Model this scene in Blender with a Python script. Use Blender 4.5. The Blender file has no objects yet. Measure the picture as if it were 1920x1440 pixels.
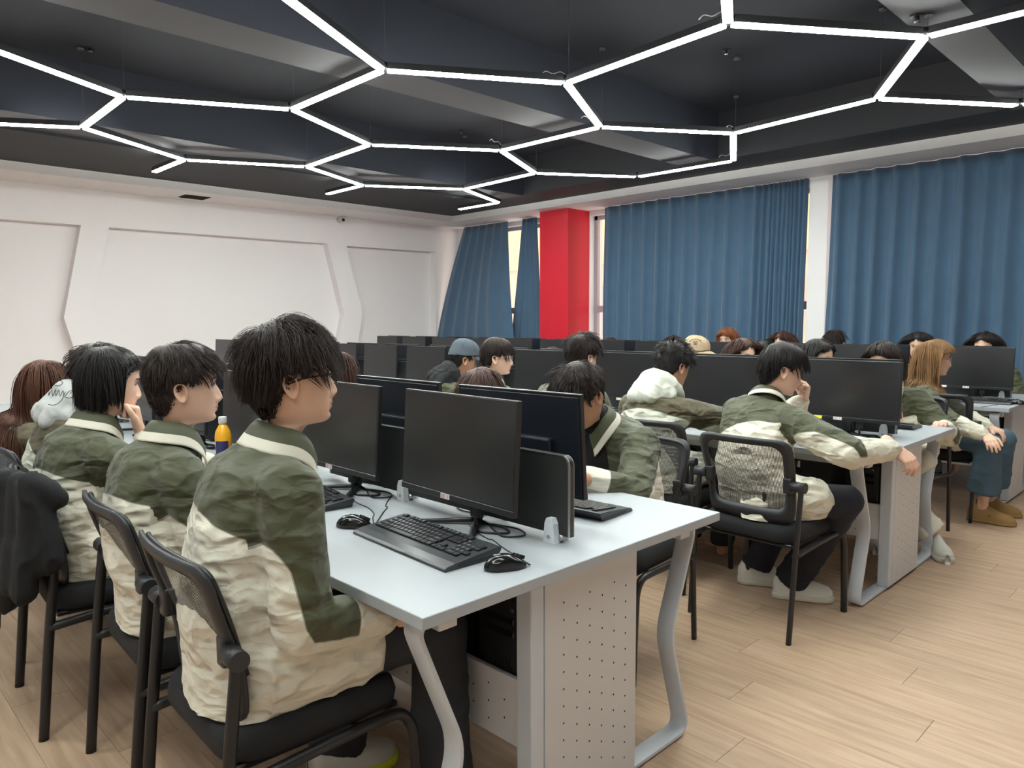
import bpy, bmesh, math, random
import numpy as np
from mathutils import Vector, Matrix, Euler
from mathutils.geometry import tessellate_polygon

random.seed(7); np.random.seed(7)
R = math.radians; PI = math.pi
SC = bpy.context.scene; COL = SC.collection

# ------------------------------------------------------------------ camera
FPX, YAW, PITCH, ROLL, CAMH = 1382.4, .79323, .08505, -.00474, 1.37
FW = np.array([-math.sin(YAW)*math.cos(PITCH), math.cos(YAW)*math.cos(PITCH), -math.sin(PITCH)])
RT0 = np.array([math.cos(YAW), math.sin(YAW), 0.]); UP0 = np.cross(RT0, FW)
RT = RT0*math.cos(ROLL)+UP0*math.sin(ROLL); UP = -RT0*math.sin(ROLL)+UP0*math.cos(ROLL)
CAM = np.array([0, 0, CAMH])
cd = bpy.data.cameras.new('camera'); cam = bpy.data.objects.new('camera', cd); COL.objects.link(cam)
cd.sensor_width = 36; cd.lens = FPX/1920*36; cd.clip_start = .02; cd.clip_end = 200
M = Matrix.Identity(4)
for i in range(3):
    M[i][0] = RT[i]; M[i][1] = UP[i]; M[i][2] = -FW[i]; M[i][3] = CAM[i]
cam.matrix_world = M; SC.camera = cam

def PX(x, y, ax, v):
    """world point where the sight line of photo pixel x,y meets the plane axis=v"""
    r = FW+RT*(x-960)/FPX-UP*(y-720)/FPX
    return CAM+r*((v-CAM[ax])/r[ax])

# ------------------------------------------------------------------ world, exposure
w = bpy.data.worlds.new('world'); SC.world = w; w.use_nodes = True
bgn = w.node_tree.nodes['Background']; bgn.inputs[0].default_value = (1, .95, .88, 1); bgn.inputs[1].default_value = 1.7
SC.view_settings.view_transform = 'Standard'; SC.view_settings.look = 'None'
SC.view_settings.gamma = 1; SC.view_settings.use_curve_mapping = False
SC.view_settings.exposure = 0.60
LED = 46.0
try:
    SC.cycles.use_denoising = True; SC.cycles.max_bounces = 6; SC.cycles.diffuse_bounces = 4
    SC.cycles.glossy_bounces = 3; SC.cycles.transparent_max_bounces = 12; SC.cycles.sample_clamp_indirect = 6
except Exception: pass

# ------------------------------------------------------------------ materials
def mat(name, col, rough=.5, metal=0, spec=.5, var=0, vscale=8, bump=0, bscale=60, emit=None, es=0, sheen=0, coat=0, col2=None, stretch=None):
    m = bpy.data.materials.new(name); m.use_nodes = True; nt = m.node_tree; b = nt.nodes['Principled BSDF']
    b.inputs['Base Color'].default_value = (*col, 1); b.inputs['Roughness'].default_value = rough
    b.inputs['Metallic'].default_value = metal; b.inputs['Specular IOR Level'].default_value = spec
    if sheen: b.inputs['Sheen Weight'].default_value = sheen
    if coat: b.inputs['Coat Weight'].default_value = coat; b.inputs['Coat Roughness'].default_value = .2
    if emit: b.inputs['Emission Color'].default_value = (*emit, 1); b.inputs['Emission Strength'].default_value = es
    if var or col2 or bump:
        tc = nt.nodes.new('ShaderNodeTexCoord'); mp = nt.nodes.new('ShaderNodeMapping'); nt.links.new(tc.outputs['Object'], mp.inputs[0])
        if stretch: mp.inputs['Scale'].default_value = stretch
    if var or col2:
        n = nt.nodes.new('ShaderNodeTexNoise'); n.inputs['Scale'].default_value = vscale; n.inputs['Detail'].default_value = 4
        nt.links.new(mp.outputs[0], n.inputs['Vector'])
        mx = nt.nodes.new('ShaderNodeMix'); mx.data_type = 'RGBA'; nt.links.new(n.outputs['Fac'], mx.inputs['Factor'])
        c2 = col2 or tuple(min(1, c*(1+var)) for c in col); c1 = col if col2 else tuple(c*(1-var) for c in col)
        mx.inputs[6].default_value = (*c1, 1); mx.inputs[7].default_value = (*c2, 1)
        nt.links.new(mx.outputs[2], b.inputs['Base Color'])
    if bump:
        n2 = nt.nodes.new('ShaderNodeTexNoise'); n2.inputs['Scale'].default_value = bscale; n2.inputs['Detail'].default_value = 3
        nt.links.new(mp.outputs[0], n2.inputs['Vector'])
        bp = nt.nodes.new('ShaderNodeBump'); bp.inputs['Strength'].default_value = bump; bp.inputs['Distance'].default_value = .004
        nt.links.new(n2.outputs['Fac'], bp.inputs['Height']); nt.links.new(bp.outputs[0], b.inputs['Normal'])
    return m

M_wall = mat('wall_paint', (.80, .76, .765), .75, var=.02, vscale=2, bump=.05)
M_soff = mat('soffit_paint', (.78, .745, .75), .7)
M_dark = mat('ceiling_paint_dark', (.022, .023, .032), .75, var=.1, vscale=1.5)
M_beam_lit = mat('ceiling_beam_lit_underside', (.075, .068, .076), .7, var=.06, vscale=1.5)  # beam underside: floor bounce and lamp light put into a lighter colour
M_beam_shaded = mat('ceiling_beam_shaded_side', (.026, .029, .042), .7)  # sides of the same beams: their shade put into a darker colour
M_ring = mat('ceiling_ring_paint', (.020, .019, .024), .7)
M_red = mat('red_paint', (.60, .012, .03), .45, spec=.4)
M_curt = mat('blue_curtain_cloth', (.050, .105, .180), .8, var=.12, vscale=5, bump=.25, bscale=220, sheen=.3)
M_frame = mat('window_frame_metal', (.42, .36, .38), .4, metal=.3)
M_white = mat('white_laminate', (.385, .405, .43), .42, var=.018, vscale=30, stretch=(1, 12, 1))
M_edge = mat('white_powder_coat', (.60, .58, .58), .4)
M_leg = mat('white_steel_paint', (.56, .58, .62), .38)
M_hole = mat('perforation_dark', (.01, .01, .01), .9)
M_board = mat('screen_board_grey', (.022, .024, .023), .55, bump=.15, bscale=400)
M_alu = mat('aluminium_edge', (.42, .41, .41), .35, metal=.8)
M_clamp = mat('clamp_white_plastic', (.72, .76, .80), .35)
M_black = mat('black_plastic', (.012, .012, .014), .42)
M_blackm = mat('black_matt_plastic', (.016, .017, .02), .5)
M_bezel = mat('monitor_bezel', (.01, .01, .012), .35)
M_screen = mat('monitor_glass_off', (.014, .014, .016), .27, spec=.55, bump=.02, bscale=900)
M_mback = mat('monitor_back', (.008, .010, .016), .4)
M_key = mat('keycap_black', (.010, .010, .014), .35)
M_kb = mat('keyboard_shell', (.030, .032, .036), .32)
M_gloss = mat('mouse_shell', (.008, .008, .009), .18)
M_mark = mat('white_print', (.75, .75, .75), .5)
M_chair = mat('chair_plastic', (.020, .020, .024), .42)
M_steel = mat('chair_steel_black', (.010, .010, .012), .38)
M_seat = mat('seat_fabric', (.008, .008, .010), .85, bump=.3, bscale=500)
M_sticker = mat('sticker_white', (.75, .72, .72), .5)
M_yel = mat('sticker_yellow', (.85, .8, .02), .5)
M_redp = mat('sticker_red_print', (.6, .05, .06), .5)
M_skin = [mat('skin_a', (.68, .41, .285), .48, var=.05, vscale=30, bump=.06, bscale=300, spec=.35),
          mat('skin_b', (.68, .42, .31), .48, var=.06, vscale=30, bump=.06, bscale=300, spec=.35),
          mat('skin_c', (.50, .27, .17), .48, var=.06, vscale=30, bump=.06, bscale=300, spec=.35)]
for m in M_skin:
    b = m.node_tree.nodes['Principled BSDF']; b.inputs['Subsurface Weight'].default_value = .08; b.inputs['Subsurface Radius'].default_value = (.01, .004, .002)
M_lip = mat('lips', (.42, .17, .14), .4)
M_eye = mat('eye_white', (.40, .36, .34), .35)
M_iris = mat('iris_dark', (.012, .008, .006), .15)
M_hair = dict(black=mat('hair_black', (.008, .007, .007), .5, bump=.5, bscale=170, spec=.28, col2=(.022, .017, .016), vscale=60),
              soft=mat('hair_dark_brown', (.012, .008, .008), .5, bump=.5, bscale=170, spec=.28, col2=(.040, .024, .020), vscale=50),
              brown=mat('hair_brown', (.030, .012, .009), .5, bump=.5, bscale=170, spec=.28, col2=(.075, .030, .022), vscale=50),
              red=mat('hair_auburn', (.030, .010, .007), .5, bump=.5, bscale=170, spec=.28, col2=(.12, .040, .018), vscale=26, stretch=(1, 1, .12)),
              gold=mat('hair_light_brown', (.11, .050, .022), .5, bump=.5, bscale=170, spec=.28, col2=(.42, .23, .10), vscale=30, stretch=(1, 1, .2)),
              copper=mat('hair_copper', (.14, .04, .018), .5, bump=.5, bscale=170, spec=.28, col2=(.30, .10, .04), vscale=40))
OLIVE = (.066, .069, .036); CREAM = (.66, .62, .51)
def jacket_mat(name, olive, cream):
    m = bpy.data.materials.new(name); m.use_nodes = True; nt = m.node_tree; b = nt.nodes['Principled BSDF']
    b.inputs['Roughness'].default_value = .62; b.inputs['Specular IOR Level'].default_value = .3; b.inputs['Sheen Weight'].default_value = .15
    at = nt.nodes.new('ShaderNodeAttribute'); at.attribute_name = 'pat'
    gt = nt.nodes.new('ShaderNodeMath'); gt.operation = 'GREATER_THAN'; gt.inputs[1].default_value = 0
    nt.links.new(at.outputs['Fac'], gt.inputs[0])
    tc = nt.nodes.new('ShaderNodeTexCoord'); n = nt.nodes.new('ShaderNodeTexNoise'); n.inputs['Scale'].default_value = 14; n.inputs['Detail'].default_value = 5
    nt.links.new(tc.outputs['Object'], n.inputs['Vector'])
    mx = nt.nodes.new('ShaderNodeMix'); mx.data_type = 'RGBA'; nt.links.new(gt.outputs[0], mx.inputs['Factor'])
    mx.inputs[6].default_value = (*cream, 1); mx.inputs[7].default_value = (*olive, 1)
    ab = nt.nodes.new('ShaderNodeMath'); ab.operation = 'ABSOLUTE'; nt.links.new(at.outputs['Fac'], ab.inputs[0])
    lt = nt.nodes.new('ShaderNodeMath'); lt.operation = 'LESS_THAN'; lt.inputs[1].default_value = .0012; nt.links.new(ab.outputs[0], lt.inputs[0])
    m2 = nt.nodes.new('ShaderNodeMix'); m2.data_type = 'RGBA'; nt.links.new(lt.outputs[0], m2.inputs['Factor'])
    nt.links.new(mx.outputs[2], m2.inputs[6]); m2.inputs[7].default_value = (*[c*.45 for c in cream], 1)
    nt.links.new(m2.outputs[2], b.inputs['Base Color'])
    # crumple: stretched ridges at two scales
    mp = nt.nodes.new('ShaderNodeMapping'); mp.inputs['Rotation'].default_value = (.5, .7, .3); mp.inputs['Scale'].default_value = (1, 1, 2.2)
    nt.links.new(tc.outputs['Object'], mp.inputs[0])
    wn = nt.nodes.new('ShaderNodeTexNoise'); wn.inputs['Scale'].default_value = 5; wn.inputs['Detail'].default_value = 2; nt.links.new(mp.outputs[0], wn.inputs['Vector'])
    wv = nt.nodes.new('ShaderNodeVectorMath'); wv.operation = 'MULTIPLY_ADD'; wv.inputs[1].default_value = (.22, .22, .22); nt.links.new(wn.outputs['Color'], wv.inputs[0]); nt.links.new(mp.outputs[0], wv.inputs[2])
    vo = nt.nodes.new('ShaderNodeTexVoronoi'); vo.feature = 'SMOOTH_F1'; vo.inputs['Scale'].default_value = 8.5; vo.inputs['Smoothness'].default_value = .25; nt.links.new(wv.outputs[0], vo.inputs['Vector'])
    bp = nt.nodes.new('ShaderNodeBump'); bp.inputs['Strength'].default_value = .75; bp.inputs['Distance'].default_value = .035
    vo2 = nt.nodes.new('ShaderNodeTexVoronoi'); vo2.feature = 'F1'; vo2.inputs['Scale'].default_value = 21; nt.links.new(wv.outputs[0], vo2.inputs['Vector'])
    bq = nt.nodes.new('ShaderNodeBump'); bq.inputs['Strength'].default_value = .42; bq.inputs['Distance'].default_value = .012; nt.links.new(vo2.outputs['Distance'], bq.inputs['Height'])
    nt.links.new(bq.outputs[0], bp.inputs['Normal'])
    nt.links.new(vo.outputs['Distance'], bp.inputs['Height']); nt.links.new(bp.outputs[0], b.inputs['Normal'])
    return m
M_jack = jacket_mat('olive_cream_jacket_cloth', OLIVE, CREAM)
M_jack2 = jacket_mat('brown_olive_cream_jacket_cloth', (.090, .074, .040), (.62, .62, .52))
M_olive = mat('olive_cloth', OLIVE, .65, bump=.2, bscale=40); M_cream = mat('cream_cloth', (.66, .62, .52), .65, bump=.2, bscale=40)
M_fleece = mat('pale_grey_fleece', (.47, .48, .475), .85, bump=.4, bscale=300)
M_blackc = mat('black_cloth', (.0045, .005, .0065), .85, bump=.4, bscale=60)
M_denimk = mat('charcoal_denim', (.022, .024, .028), .85, var=.3, vscale=14, bump=.3, bscale=400)
M_denimn = mat('navy_black_denim', (.008, .009, .016), .85, bump=.3, bscale=400)
M_denimb = mat('blue_denim', (.055, .10, .14), .85, var=.25, vscale=12, bump=.3, bscale=400)
M_ivory = mat('ivory_trousers', (.70, .66, .56), .8, bump=.2, bscale=60)
M_shoew = mat('white_shoe_leather', (.70, .67, .60), .5, bump=.15, bscale=90)
M_neon = mat('neon_yellow_rubber', (.75, .85, .05), .5)
M_clog = mat('tan_suede', (.30, .17, .06), .85, bump=.3, bscale=200)
M_capg = mat('grey_blue_cap_cloth', (.070, .088, .110), .8, bump=.3, bscale=300)
M_capt = mat('tan_cap_cloth', (.42, .31, .19), .8, bump=.3, bscale=300)
M_metal = mat('spectacle_metal', (.6, .6, .62), .25, metal=1)
def glass_mat(name, k=.12):
    m = bpy.data.materials.new(name); m.use_nodes = True; nt = m.node_tree; nt.nodes.clear()
    o = nt.nodes.new('ShaderNodeOutputMaterial'); t = nt.nodes.new('ShaderNodeBsdfTransparent'); g = nt.nodes.new('ShaderNodeBsdfGlossy'); g.inputs['Roughness'].default_value = .03
    x = nt.nodes.new('ShaderNodeMixShader'); x.inputs[0].default_value = k
    nt.links.new(t.outputs[0], x.inputs[1]); nt.links.new(g.outputs[0], x.inputs[2]); nt.links.new(x.outputs[0], o.inputs[0]); return m
M_glass = glass_mat('clear_glass', .08)
def mesh_mat():
    m = bpy.data.materials.new('chair_mesh_weave'); m.use_nodes = True; nt = m.node_tree; b = nt.nodes['Principled BSDF']; o = nt.nodes['Material Output']
    b.inputs['Base Color'].default_value = (.02, .02, .024, 1); b.inputs['Roughness'].default_value = .7
    tc = nt.nodes.new('ShaderNodeTexCoord'); sp = nt.nodes.new('ShaderNodeSeparateXYZ'); nt.links.new(tc.outputs['Object'], sp.inputs[0])
    def st(sock, per, thr):
        a = nt.nodes.new('ShaderNodeMath'); a.operation = 'MULTIPLY'; a.inputs[1].default_value = 2*PI/per; nt.links.new(sock, a.inputs[0])
        s = nt.nodes.new('ShaderNodeMath'); s.operation = 'SINE'; nt.links.new(a.outputs[0], s.inputs[0])
        g = nt.nodes.new('ShaderNodeMath'); g.operation = 'GREATER_THAN'; g.inputs[1].default_value = thr; nt.links.new(s.outputs[0], g.inputs[0]); return g.outputs[0]
    a = st(sp.outputs[0], .0062, -.35); c = st(sp.outputs[2], .0046, -.55)
    mu = nt.nodes.new('ShaderNodeMath'); mu.operation = 'MULTIPLY'; nt.links.new(a, mu.inputs[0]); nt.links.new(c, mu.inputs[1])
    t = nt.nodes.new('ShaderNodeBsdfTransparent'); x = nt.nodes.new('ShaderNodeMixShader')
    nt.links.new(mu.outputs[0], x.inputs[0]); nt.links.new(b.outputs[0], x.inputs[1]); nt.links.new(t.outputs[0], x.inputs[2]); nt.links.new(x.outputs[0], o.inputs[0])
    return m
M_mesh = mesh_mat()
def plank_mat():
    m = bpy.data.materials.new('wood_vinyl_plank'); m.use_nodes = True; nt = m.node_tree; b = nt.nodes['Principled BSDF']
    b.inputs['Roughness'].default_value = .42; b.inputs['Specular IOR Level'].default_value = .35
    tc = nt.nodes.new('ShaderNodeTexCoord'); oi = nt.nodes.new('ShaderNodeObjectInfo')
    ad = nt.nodes.new('ShaderNodeVectorMath'); ad.operation = 'MULTIPLY_ADD'
    cb = nt.nodes.new('ShaderNodeCombineXYZ'); mlt = nt.nodes.new('ShaderNodeMath'); mlt.operation = 'MULTIPLY'; mlt.inputs[1].default_value = 40
    nt.links.new(oi.outputs['Random'], mlt.inputs[0]); nt.links.new(mlt.outputs[0], cb.inputs[0]); nt.links.new(mlt.outputs[0], cb.inputs[1])
    nt.links.new(tc.outputs['Object'], ad.inputs[0]); ad.inputs[1].default_value = (1.2, 14, 1); nt.links.new(cb.outputs[0], ad.inputs[2])
    n = nt.nodes.new('ShaderNodeTexNoise'); n.inputs['Scale'].default_value = 2.4; n.inputs['Detail'].default_value = 6; n.inputs['Distortion'].default_value = .6
    nt.links.new(ad.outputs[0], n.inputs['Vector'])
    r = nt.nodes.new('ShaderNodeValToRGB'); nt.links.new(n.outputs['Fac'], r.inputs[0])
    r.color_ramp.elements[0].position = .3; r.color_ramp.elements[0].color = (.43, .285, .19, 1)
    r.color_ramp.elements[1].position = .7; r.color_ramp.elements[1].color = (.58, .41, .285, 1)
    hs = nt.nodes.new('ShaderNodeHueSaturation'); mr = nt.nodes.new('ShaderNodeMapRange'); nt.links.new(oi.outputs['Random'], mr.inputs[0]); mr.inputs[3].default_value = .94; mr.inputs[4].default_value = 1.05
    nt.links.new(mr.outputs[0], hs.inputs['Value']); nt.links.new(r.outputs[0], hs.inputs['Color'])
    # scuffs and dirt
    g = nt.nodes.new('ShaderNodeNewGeometry'); d = nt.nodes.new('ShaderNodeTexNoise'); d.inputs['Scale'].default_value = 3.1; d.inputs['Detail'].default_value = 8; d.inputs['Roughness'].default_value = .75
    nt.links.new(g.outputs['Position'], d.inputs['Vector'])
    r2 = nt.nodes.new('ShaderNodeValToRGB'); nt.links.new(d.outputs['Fac'], r2.inputs[0]); r2.color_ramp.elements[0].position = .64; r2.color_ramp.elements[1].position = .78
    r2.color_ramp.elements[0].color = (0, 0, 0, 1); r2.color_ramp.elements[1].color = (.35, .35, .35, 1)
    mx = nt.nodes.new('ShaderNodeMix'); mx.data_type = 'RGBA'; nt.links.new(r2.outputs[0], mx.inputs['Factor']); nt.links.new(hs.outputs[0], mx.inputs[6]); mx.inputs[7].default_value = (.12, .075, .05, 1)
    nt.links.new(mx.outputs[2], b.inputs['Base Color'])
    return m
M_plank = plank_mat()
M_sub = mat('floor_joint', (.27, .18, .12), .8)
M_led = mat('led_diffuser', (.9, .9, .9), .4, emit=(.93, 1.0, .95), es=LED)
M_ledhouse = mat('light_housing_black', (.015, .015, .018), .5)
M_wire = mat('steel_wire', (.12, .12, .13), .4, metal=.5)

# ------------------------------------------------------------------ object helpers
def tag(o, label=None, cat=None, group=None, kind=None):
    if label: o['label'] = label
    if cat: o['category'] = cat
    if group: o['group'] = group
    if kind: o['kind'] = kind
    return o
def empty(name, loc=(0, 0, 0), rz=0, label=None, cat=None, group=None):
    o = bpy.data.objects.new(name, None); COL.objects.link(o); o.location = loc; o.rotation_euler = (0, 0, rz); o.empty_display_size = .1
    return tag(o, label, cat, group)
def link(name, me, parent=None):
    o = bpy.data.objects.new(name, me); COL.objects.link(o)
    if parent: o.parent = parent
    return o
def mobj(name, v, f, mats, parent=None, smooth=True, fm=None, attr=None):
    """mesh object from vertex array and face list (list of tuples or int array)"""
    v = np.asarray(v, dtype=np.float32)
    me = bpy.data.meshes.new(name)
    if isinstance(f, np.ndarray) and f.ndim == 2:
        n, k = f.shape
        me.vertices.add(len(v)); me.vertices.foreach_set('co', v.ravel())
        me.loops.add(n*k); me.loops.foreach_set('vertex_index', f.ravel().astype(np.int32))
        me.polygons.add(n); me.polygons.foreach_set('loop_start', np.arange(0, n*k, k, dtype=np.int32))
        try: me.polygons.foreach_set('loop_total', np.full(n, k, dtype=np.int32))
        except Exception: pass
        me.update(calc_edges=True)
    else:
        me.from_pydata(v.tolist(), [], [tuple(int(i) for i in q) for q in f]); me.update()
    for m in (mats if isinstance(mats, (list, tuple)) else [mats]): me.materials.append(m)
    if fm is not None: me.polygons.foreach_set('material_index', np.asarray(fm, dtype=np.int32))
    if smooth: me.polygons.foreach_set('use_smooth', np.ones(len(me.polygons), dtype=bool))
    if attr is not None:
        a = me.attributes.new('pat', 'FLOAT', 'POINT'); a.data.foreach_set('value', np.asarray(attr, dtype=np.float32))
    me.validate(); return link(name, me, parent)
def copy_tree(o, parent=None):
    c = o.copy(); COL.objects.link(c)
    if parent: c.parent = parent
    for ch in list(o.children): copy_tree(ch, c)
    return c

class BB:
    """collects bevelled boxes, prisms and tubes into one mesh"""
    def __init__(s): s.bm = bmesh.new(); s.smooth = []
    def box(s, x0, x1, y0, y1, z0, z1, bev=0, seg=1, rot=None, mi=0):
        t = bmesh.new(); bmesh.ops.create_cube(t, size=1)
        bmesh.ops.scale(t, vec=(x1-x0, y1-y0, z1-z0), verts=t.verts)
        if bev: bmesh.ops.bevel(t, geom=list(t.edges), offset=bev, segments=seg, affect='EDGES', profile=.5)
        if rot: bmesh.ops.rotate(t, cent=(0, 0, 0), matrix=rot, verts=t.verts)
        bmesh.ops.translate(t, vec=((x0+x1)/2, (y0+y1)/2, (z0+z1)/2), verts=t.verts)
        return s.add(t, mi)
    def add(s, t, mi=0):
        mp = {}
        for v in t.verts: mp[v] = s.bm.verts.new(v.co)
        for f in t.faces:
            try: q = s.bm.faces.new([mp[v] for v in f.verts]); q.material_index = mi; q.smooth = f.smooth
            except ValueError: pass
        t.free(); return s
    def raw(s, v, f, mi=0, smooth=False):
        vs = [s.bm.verts.new(tuple(map(float, p))) for p in v]
        for q in f:
            try: g = s.bm.faces.new([vs[i] for i in q]); g.material_index = mi; g.smooth = smooth
            except ValueError: pass
        return s
    def prism(s, pts, axis, a, b, mi=0, smooth=False):
        """extrude a 2-D outline along axis (0,1,2) from a to b"""
        n = len(pts); o = [i for i in range(3) if i != axis]; v = []
        for c in (a, b):
            for p in pts:
                q = [0, 0, 0]; q[axis] = c; q[o[0]] = p[0]; q[o[1]] = p[1]; v.append(q)
        f = [tuple(range(n)), tuple(range(2*n-1, n-1, -1))]+[((i+1) % n, i, n+i, n+(i+1) % n) for i in range(n)]
        return s.raw(v, f, mi, smooth)
    def tube(s, path, r, n=8, mi=0, caps=True, flat=None):
        v, f = tube(path, r, n, caps, flat); return s.raw(v, f, mi, True)
    def cyl(s, p0, p1, r, n=16, mi=0, r1=None):
        v, f = tube([p0, p1], [r, r if r1 is None else r1], n, False)
        v = list(v); f = list(f); f.append(tuple(range(n-1, -1, -1))); f.append(tuple(range(n, 2*n)))
        vs = [s.bm.verts.new(tuple(map(float, p))) for p in v]
        for i, q in enumerate(f):
            g = s.bm.faces.new([vs[k] for k in q]); g.material_index = mi; g.smooth = i < n
        return s
    def build(s, name, m, parent=None):
        me = bpy.data.meshes.new(name); bmesh.ops.recalc_face_normals(s.bm, faces=s.bm.faces); s.bm.to_mesh(me); s.bm.free()
        for x in (m if isinstance(m, (list, tuple)) else [m]): me.materials.append(x)
        return link(name, me, parent)

def tube(path, r, n=8, caps=True, flat=None):
    P = np.asarray(path, float); k = len(P); r = np.broadcast_to(np.asarray(r, float), (k,)) if np.ndim(r) <= 1 else r
    T = np.zeros_like(P); T[1:-1] = P[2:]-P[:-2]; T[0] = P[1]-P[0]; T[-1] = P[-1]-P[-2]
    T /= np.linalg.norm(T, axis=1)[:, None]+1e-12
    up = np.array([0, 0, 1.]) if abs(T[0][2]) < .9 else np.array([1., 0, 0])
    u = np.cross(T[0], up); u /= np.linalg.norm(u); v = []
    ang = np.linspace(0, 2*PI, n, endpoint=False)
    for i in range(k):
        u = u-T[i]*(u@T[i]); u /= np.linalg.norm(u)+1e-12; w_ = np.cross(T[i], u)
        fl = 1 if flat is None else flat
        for a in ang: v.append(P[i]+r[i]*(u*math.cos(a)+w_*math.sin(a)*fl))
    f = [(i*n+j, i*n+(j+1) % n, (i+1)*n+(j+1) % n, (i+1)*n+j) for i in range(k-1) for j in range(n)]
    if caps: f += [tuple(range(n-1, -1, -1)), tuple(range((k-1)*n, k*n))]
    return np.array(v), f
def bez(pts, n=24):
    """Catmull-Rom through points"""
    P = [np.array(p, float) for p in pts]; P = [2*P[0]-P[1]]+P+[2*P[-1]-P[-2]]; out = []
    for i in range(1, len(P)-2):
        for t in np.linspace(0, 1, n, endpoint=False):
            a, b, c, d = P[i-1:i+3]
            out.append(.5*((2*b)+(-a+c)*t+(2*a-5*b+4*c-d)*t*t+(-a+3*b-3*c+d)*t**3))
    out.append(P[-2]); return np.array(out)
def cable(name, pts, r, m=M_black, parent=None, n=8):
    v, f = tube(bez(pts, n), r, 6); return mobj(name, v, f, m, parent)
def rrect(w_, h, r, n=5, cx=0, cy=0):
    out = []
    for sx, sy, a0 in ((1, 1, 0), (-1, 1, 90), (-1, -1, 180), (1, -1, 270)):
        for k in range(n+1):
            a = R(a0+90*k/n); out.append((cx+sx*(w_/2-r)+r*math.cos(a), cy+sy*(h/2-r)+r*math.sin(a)))
    return out

# ------------------------------------------------------------------ numpy noise / remesh
_rng = np.random.RandomState(3); _perm = _rng.rand(64, 64, 64).astype(np.float32)*2-1
def vnoise(p):
    p = np.asarray(p, float); i = np.floor(p).astype(int); t = p-i; t = t*t*(3-2*t); i &= 63; j = (i+1) & 63
    def g(a, b, c): return _perm[a, b, c]
    x0, y0, z0 = i.T; x1, y1, z1 = j.T; tx, ty, tz = t.T
    return ((g(x0, y0, z0)*(1-tx)+g(x1, y0, z0)*tx)*(1-ty)+(g(x0, y1, z0)*(1-tx)+g(x1, y1, z0)*tx)*ty)*(1-tz) + \
           ((g(x0, y0, z1)*(1-tx)+g(x1, y0, z1)*tx)*(1-ty)+(g(x0, y1, z1)*(1-tx)+g(x1, y1, z1)*tx)*ty)*tz
def vnormals(v, f):
    n = np.zeros_like(v); f = np.asarray(f); a, b, c = v[f[:, 0]], v[f[:, 1]], v[f[:, 2]]; fn = np.cross(b-a, c-a)
    for k in range(f.shape[1]): np.add.at(n, f[:, k], fn)
    return n/(np.linalg.norm(n, axis=1)[:, None]+1e-12)
def capsule(p0, p1, r0, r1, n=12, sx=1):
    p0 = np.array(p0, float); p1 = np.array(p1, float); d = p1-p0; L = np.linalg.norm(d)+1e-9; d /= L
    path = []; rad = []
    for a in (80, 55, 28): path.append(p0-d*r0*math.sin(R(a))); rad.append(r0*math.cos(R(a)))
    path += [p0, p1]; rad += [r0, r1]
    for a in (28, 55, 80): path.append(p1+d*r1*math.sin(R(a))); rad.append(r1*math.cos(R(a)))
    return tube(path, rad, n, True, sx)
def ellip(c, r, rot=None, n=16, m=10):
    v = [(0, 0, 1)]; f = []
    for i in range(1, m):
        for j in range(n):
            a = PI*i/m; b_ = 2*PI*j/n; v.append((math.sin(a)*math.cos(b_), math.sin(a)*math.sin(b_), math.cos(a)))
    v.append((0, 0, -1)); v = np.array(v)*np.array(r)
    if rot is not None: v = v@np.array(rot).T
    v = v+np.array(c)
    for j in range(n): f.append((0, 1+j, 1+(j+1) % n))
    for i in range(m-2):
        for j in range(n): f.append((1+i*n+j, 1+(i+1)*n+j, 1+(i+1)*n+(j+1) % n, 1+i*n+(j+1) % n))
    e = len(v)-1
    for j in range(n): f.append((e, 1+(m-2)*n+(j+1) % n, 1+(m-2)*n+j))
    return v, f
def join(parts):
    V = []; F = []; o = 0
    for v, f in parts:
        V.append(np.asarray(v)); F += [tuple(int(i)+o for i in q) for q in f]; o += len(v)
    return np.vstack(V), F
def remesh(parts, voxel, sm=4, fac=.5):
    v, f = join(parts); me = bpy.data.meshes.new('tmp'); me.from_pydata(v.tolist(), [], f); ob = bpy.data.objects.new('tmp', me); COL.objects.link(ob)
    m = ob.modifiers.new('r', 'REMESH'); m.mode = 'VOXEL'; m.voxel_size = voxel
    if sm: s = ob.modifiers.new('s', 'SMOOTH'); s.iterations = sm; s.factor = fac
    dg = bpy.context.evaluated_depsgraph_get(); ev = ob.evaluated_get(dg); e = ev.to_mesh()
    co = np.zeros(len(e.vertices)*3, dtype=np.float32); e.vertices.foreach_get('co', co); co = co.reshape(-1, 3).astype(float)
    vi = np.zeros(len(e.loops), dtype=np.int32); e.loops.foreach_get('vertex_index', vi)
    fa = vi.reshape(-1, 4) if len(vi) == 4*len(e.polygons) else None
    if fa is None: fa = [tuple(p.vertices) for p in e.polygons]
    ev.to_mesh_clear(); bpy.data.objects.remove(ob); bpy.data.meshes.remove(me); return co, fa
def smoothstep(a, b, x): t = np.clip((x-a)/(b-a), 0, 1); return t*t*(3-2*t)

# ================================================================== SETTING
XL, YW, XR, YB = -10.5, 8.95, 3.4, -3.2       # left wall, window wall, and the two walls behind the camera
ZS, ZR, ZT = 3.05, 3.15, 3.66                 # soffit, dark ring, ceiling slab
SX, SY = -9.75, 8.2                           # inner edges of the white soffit

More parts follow.
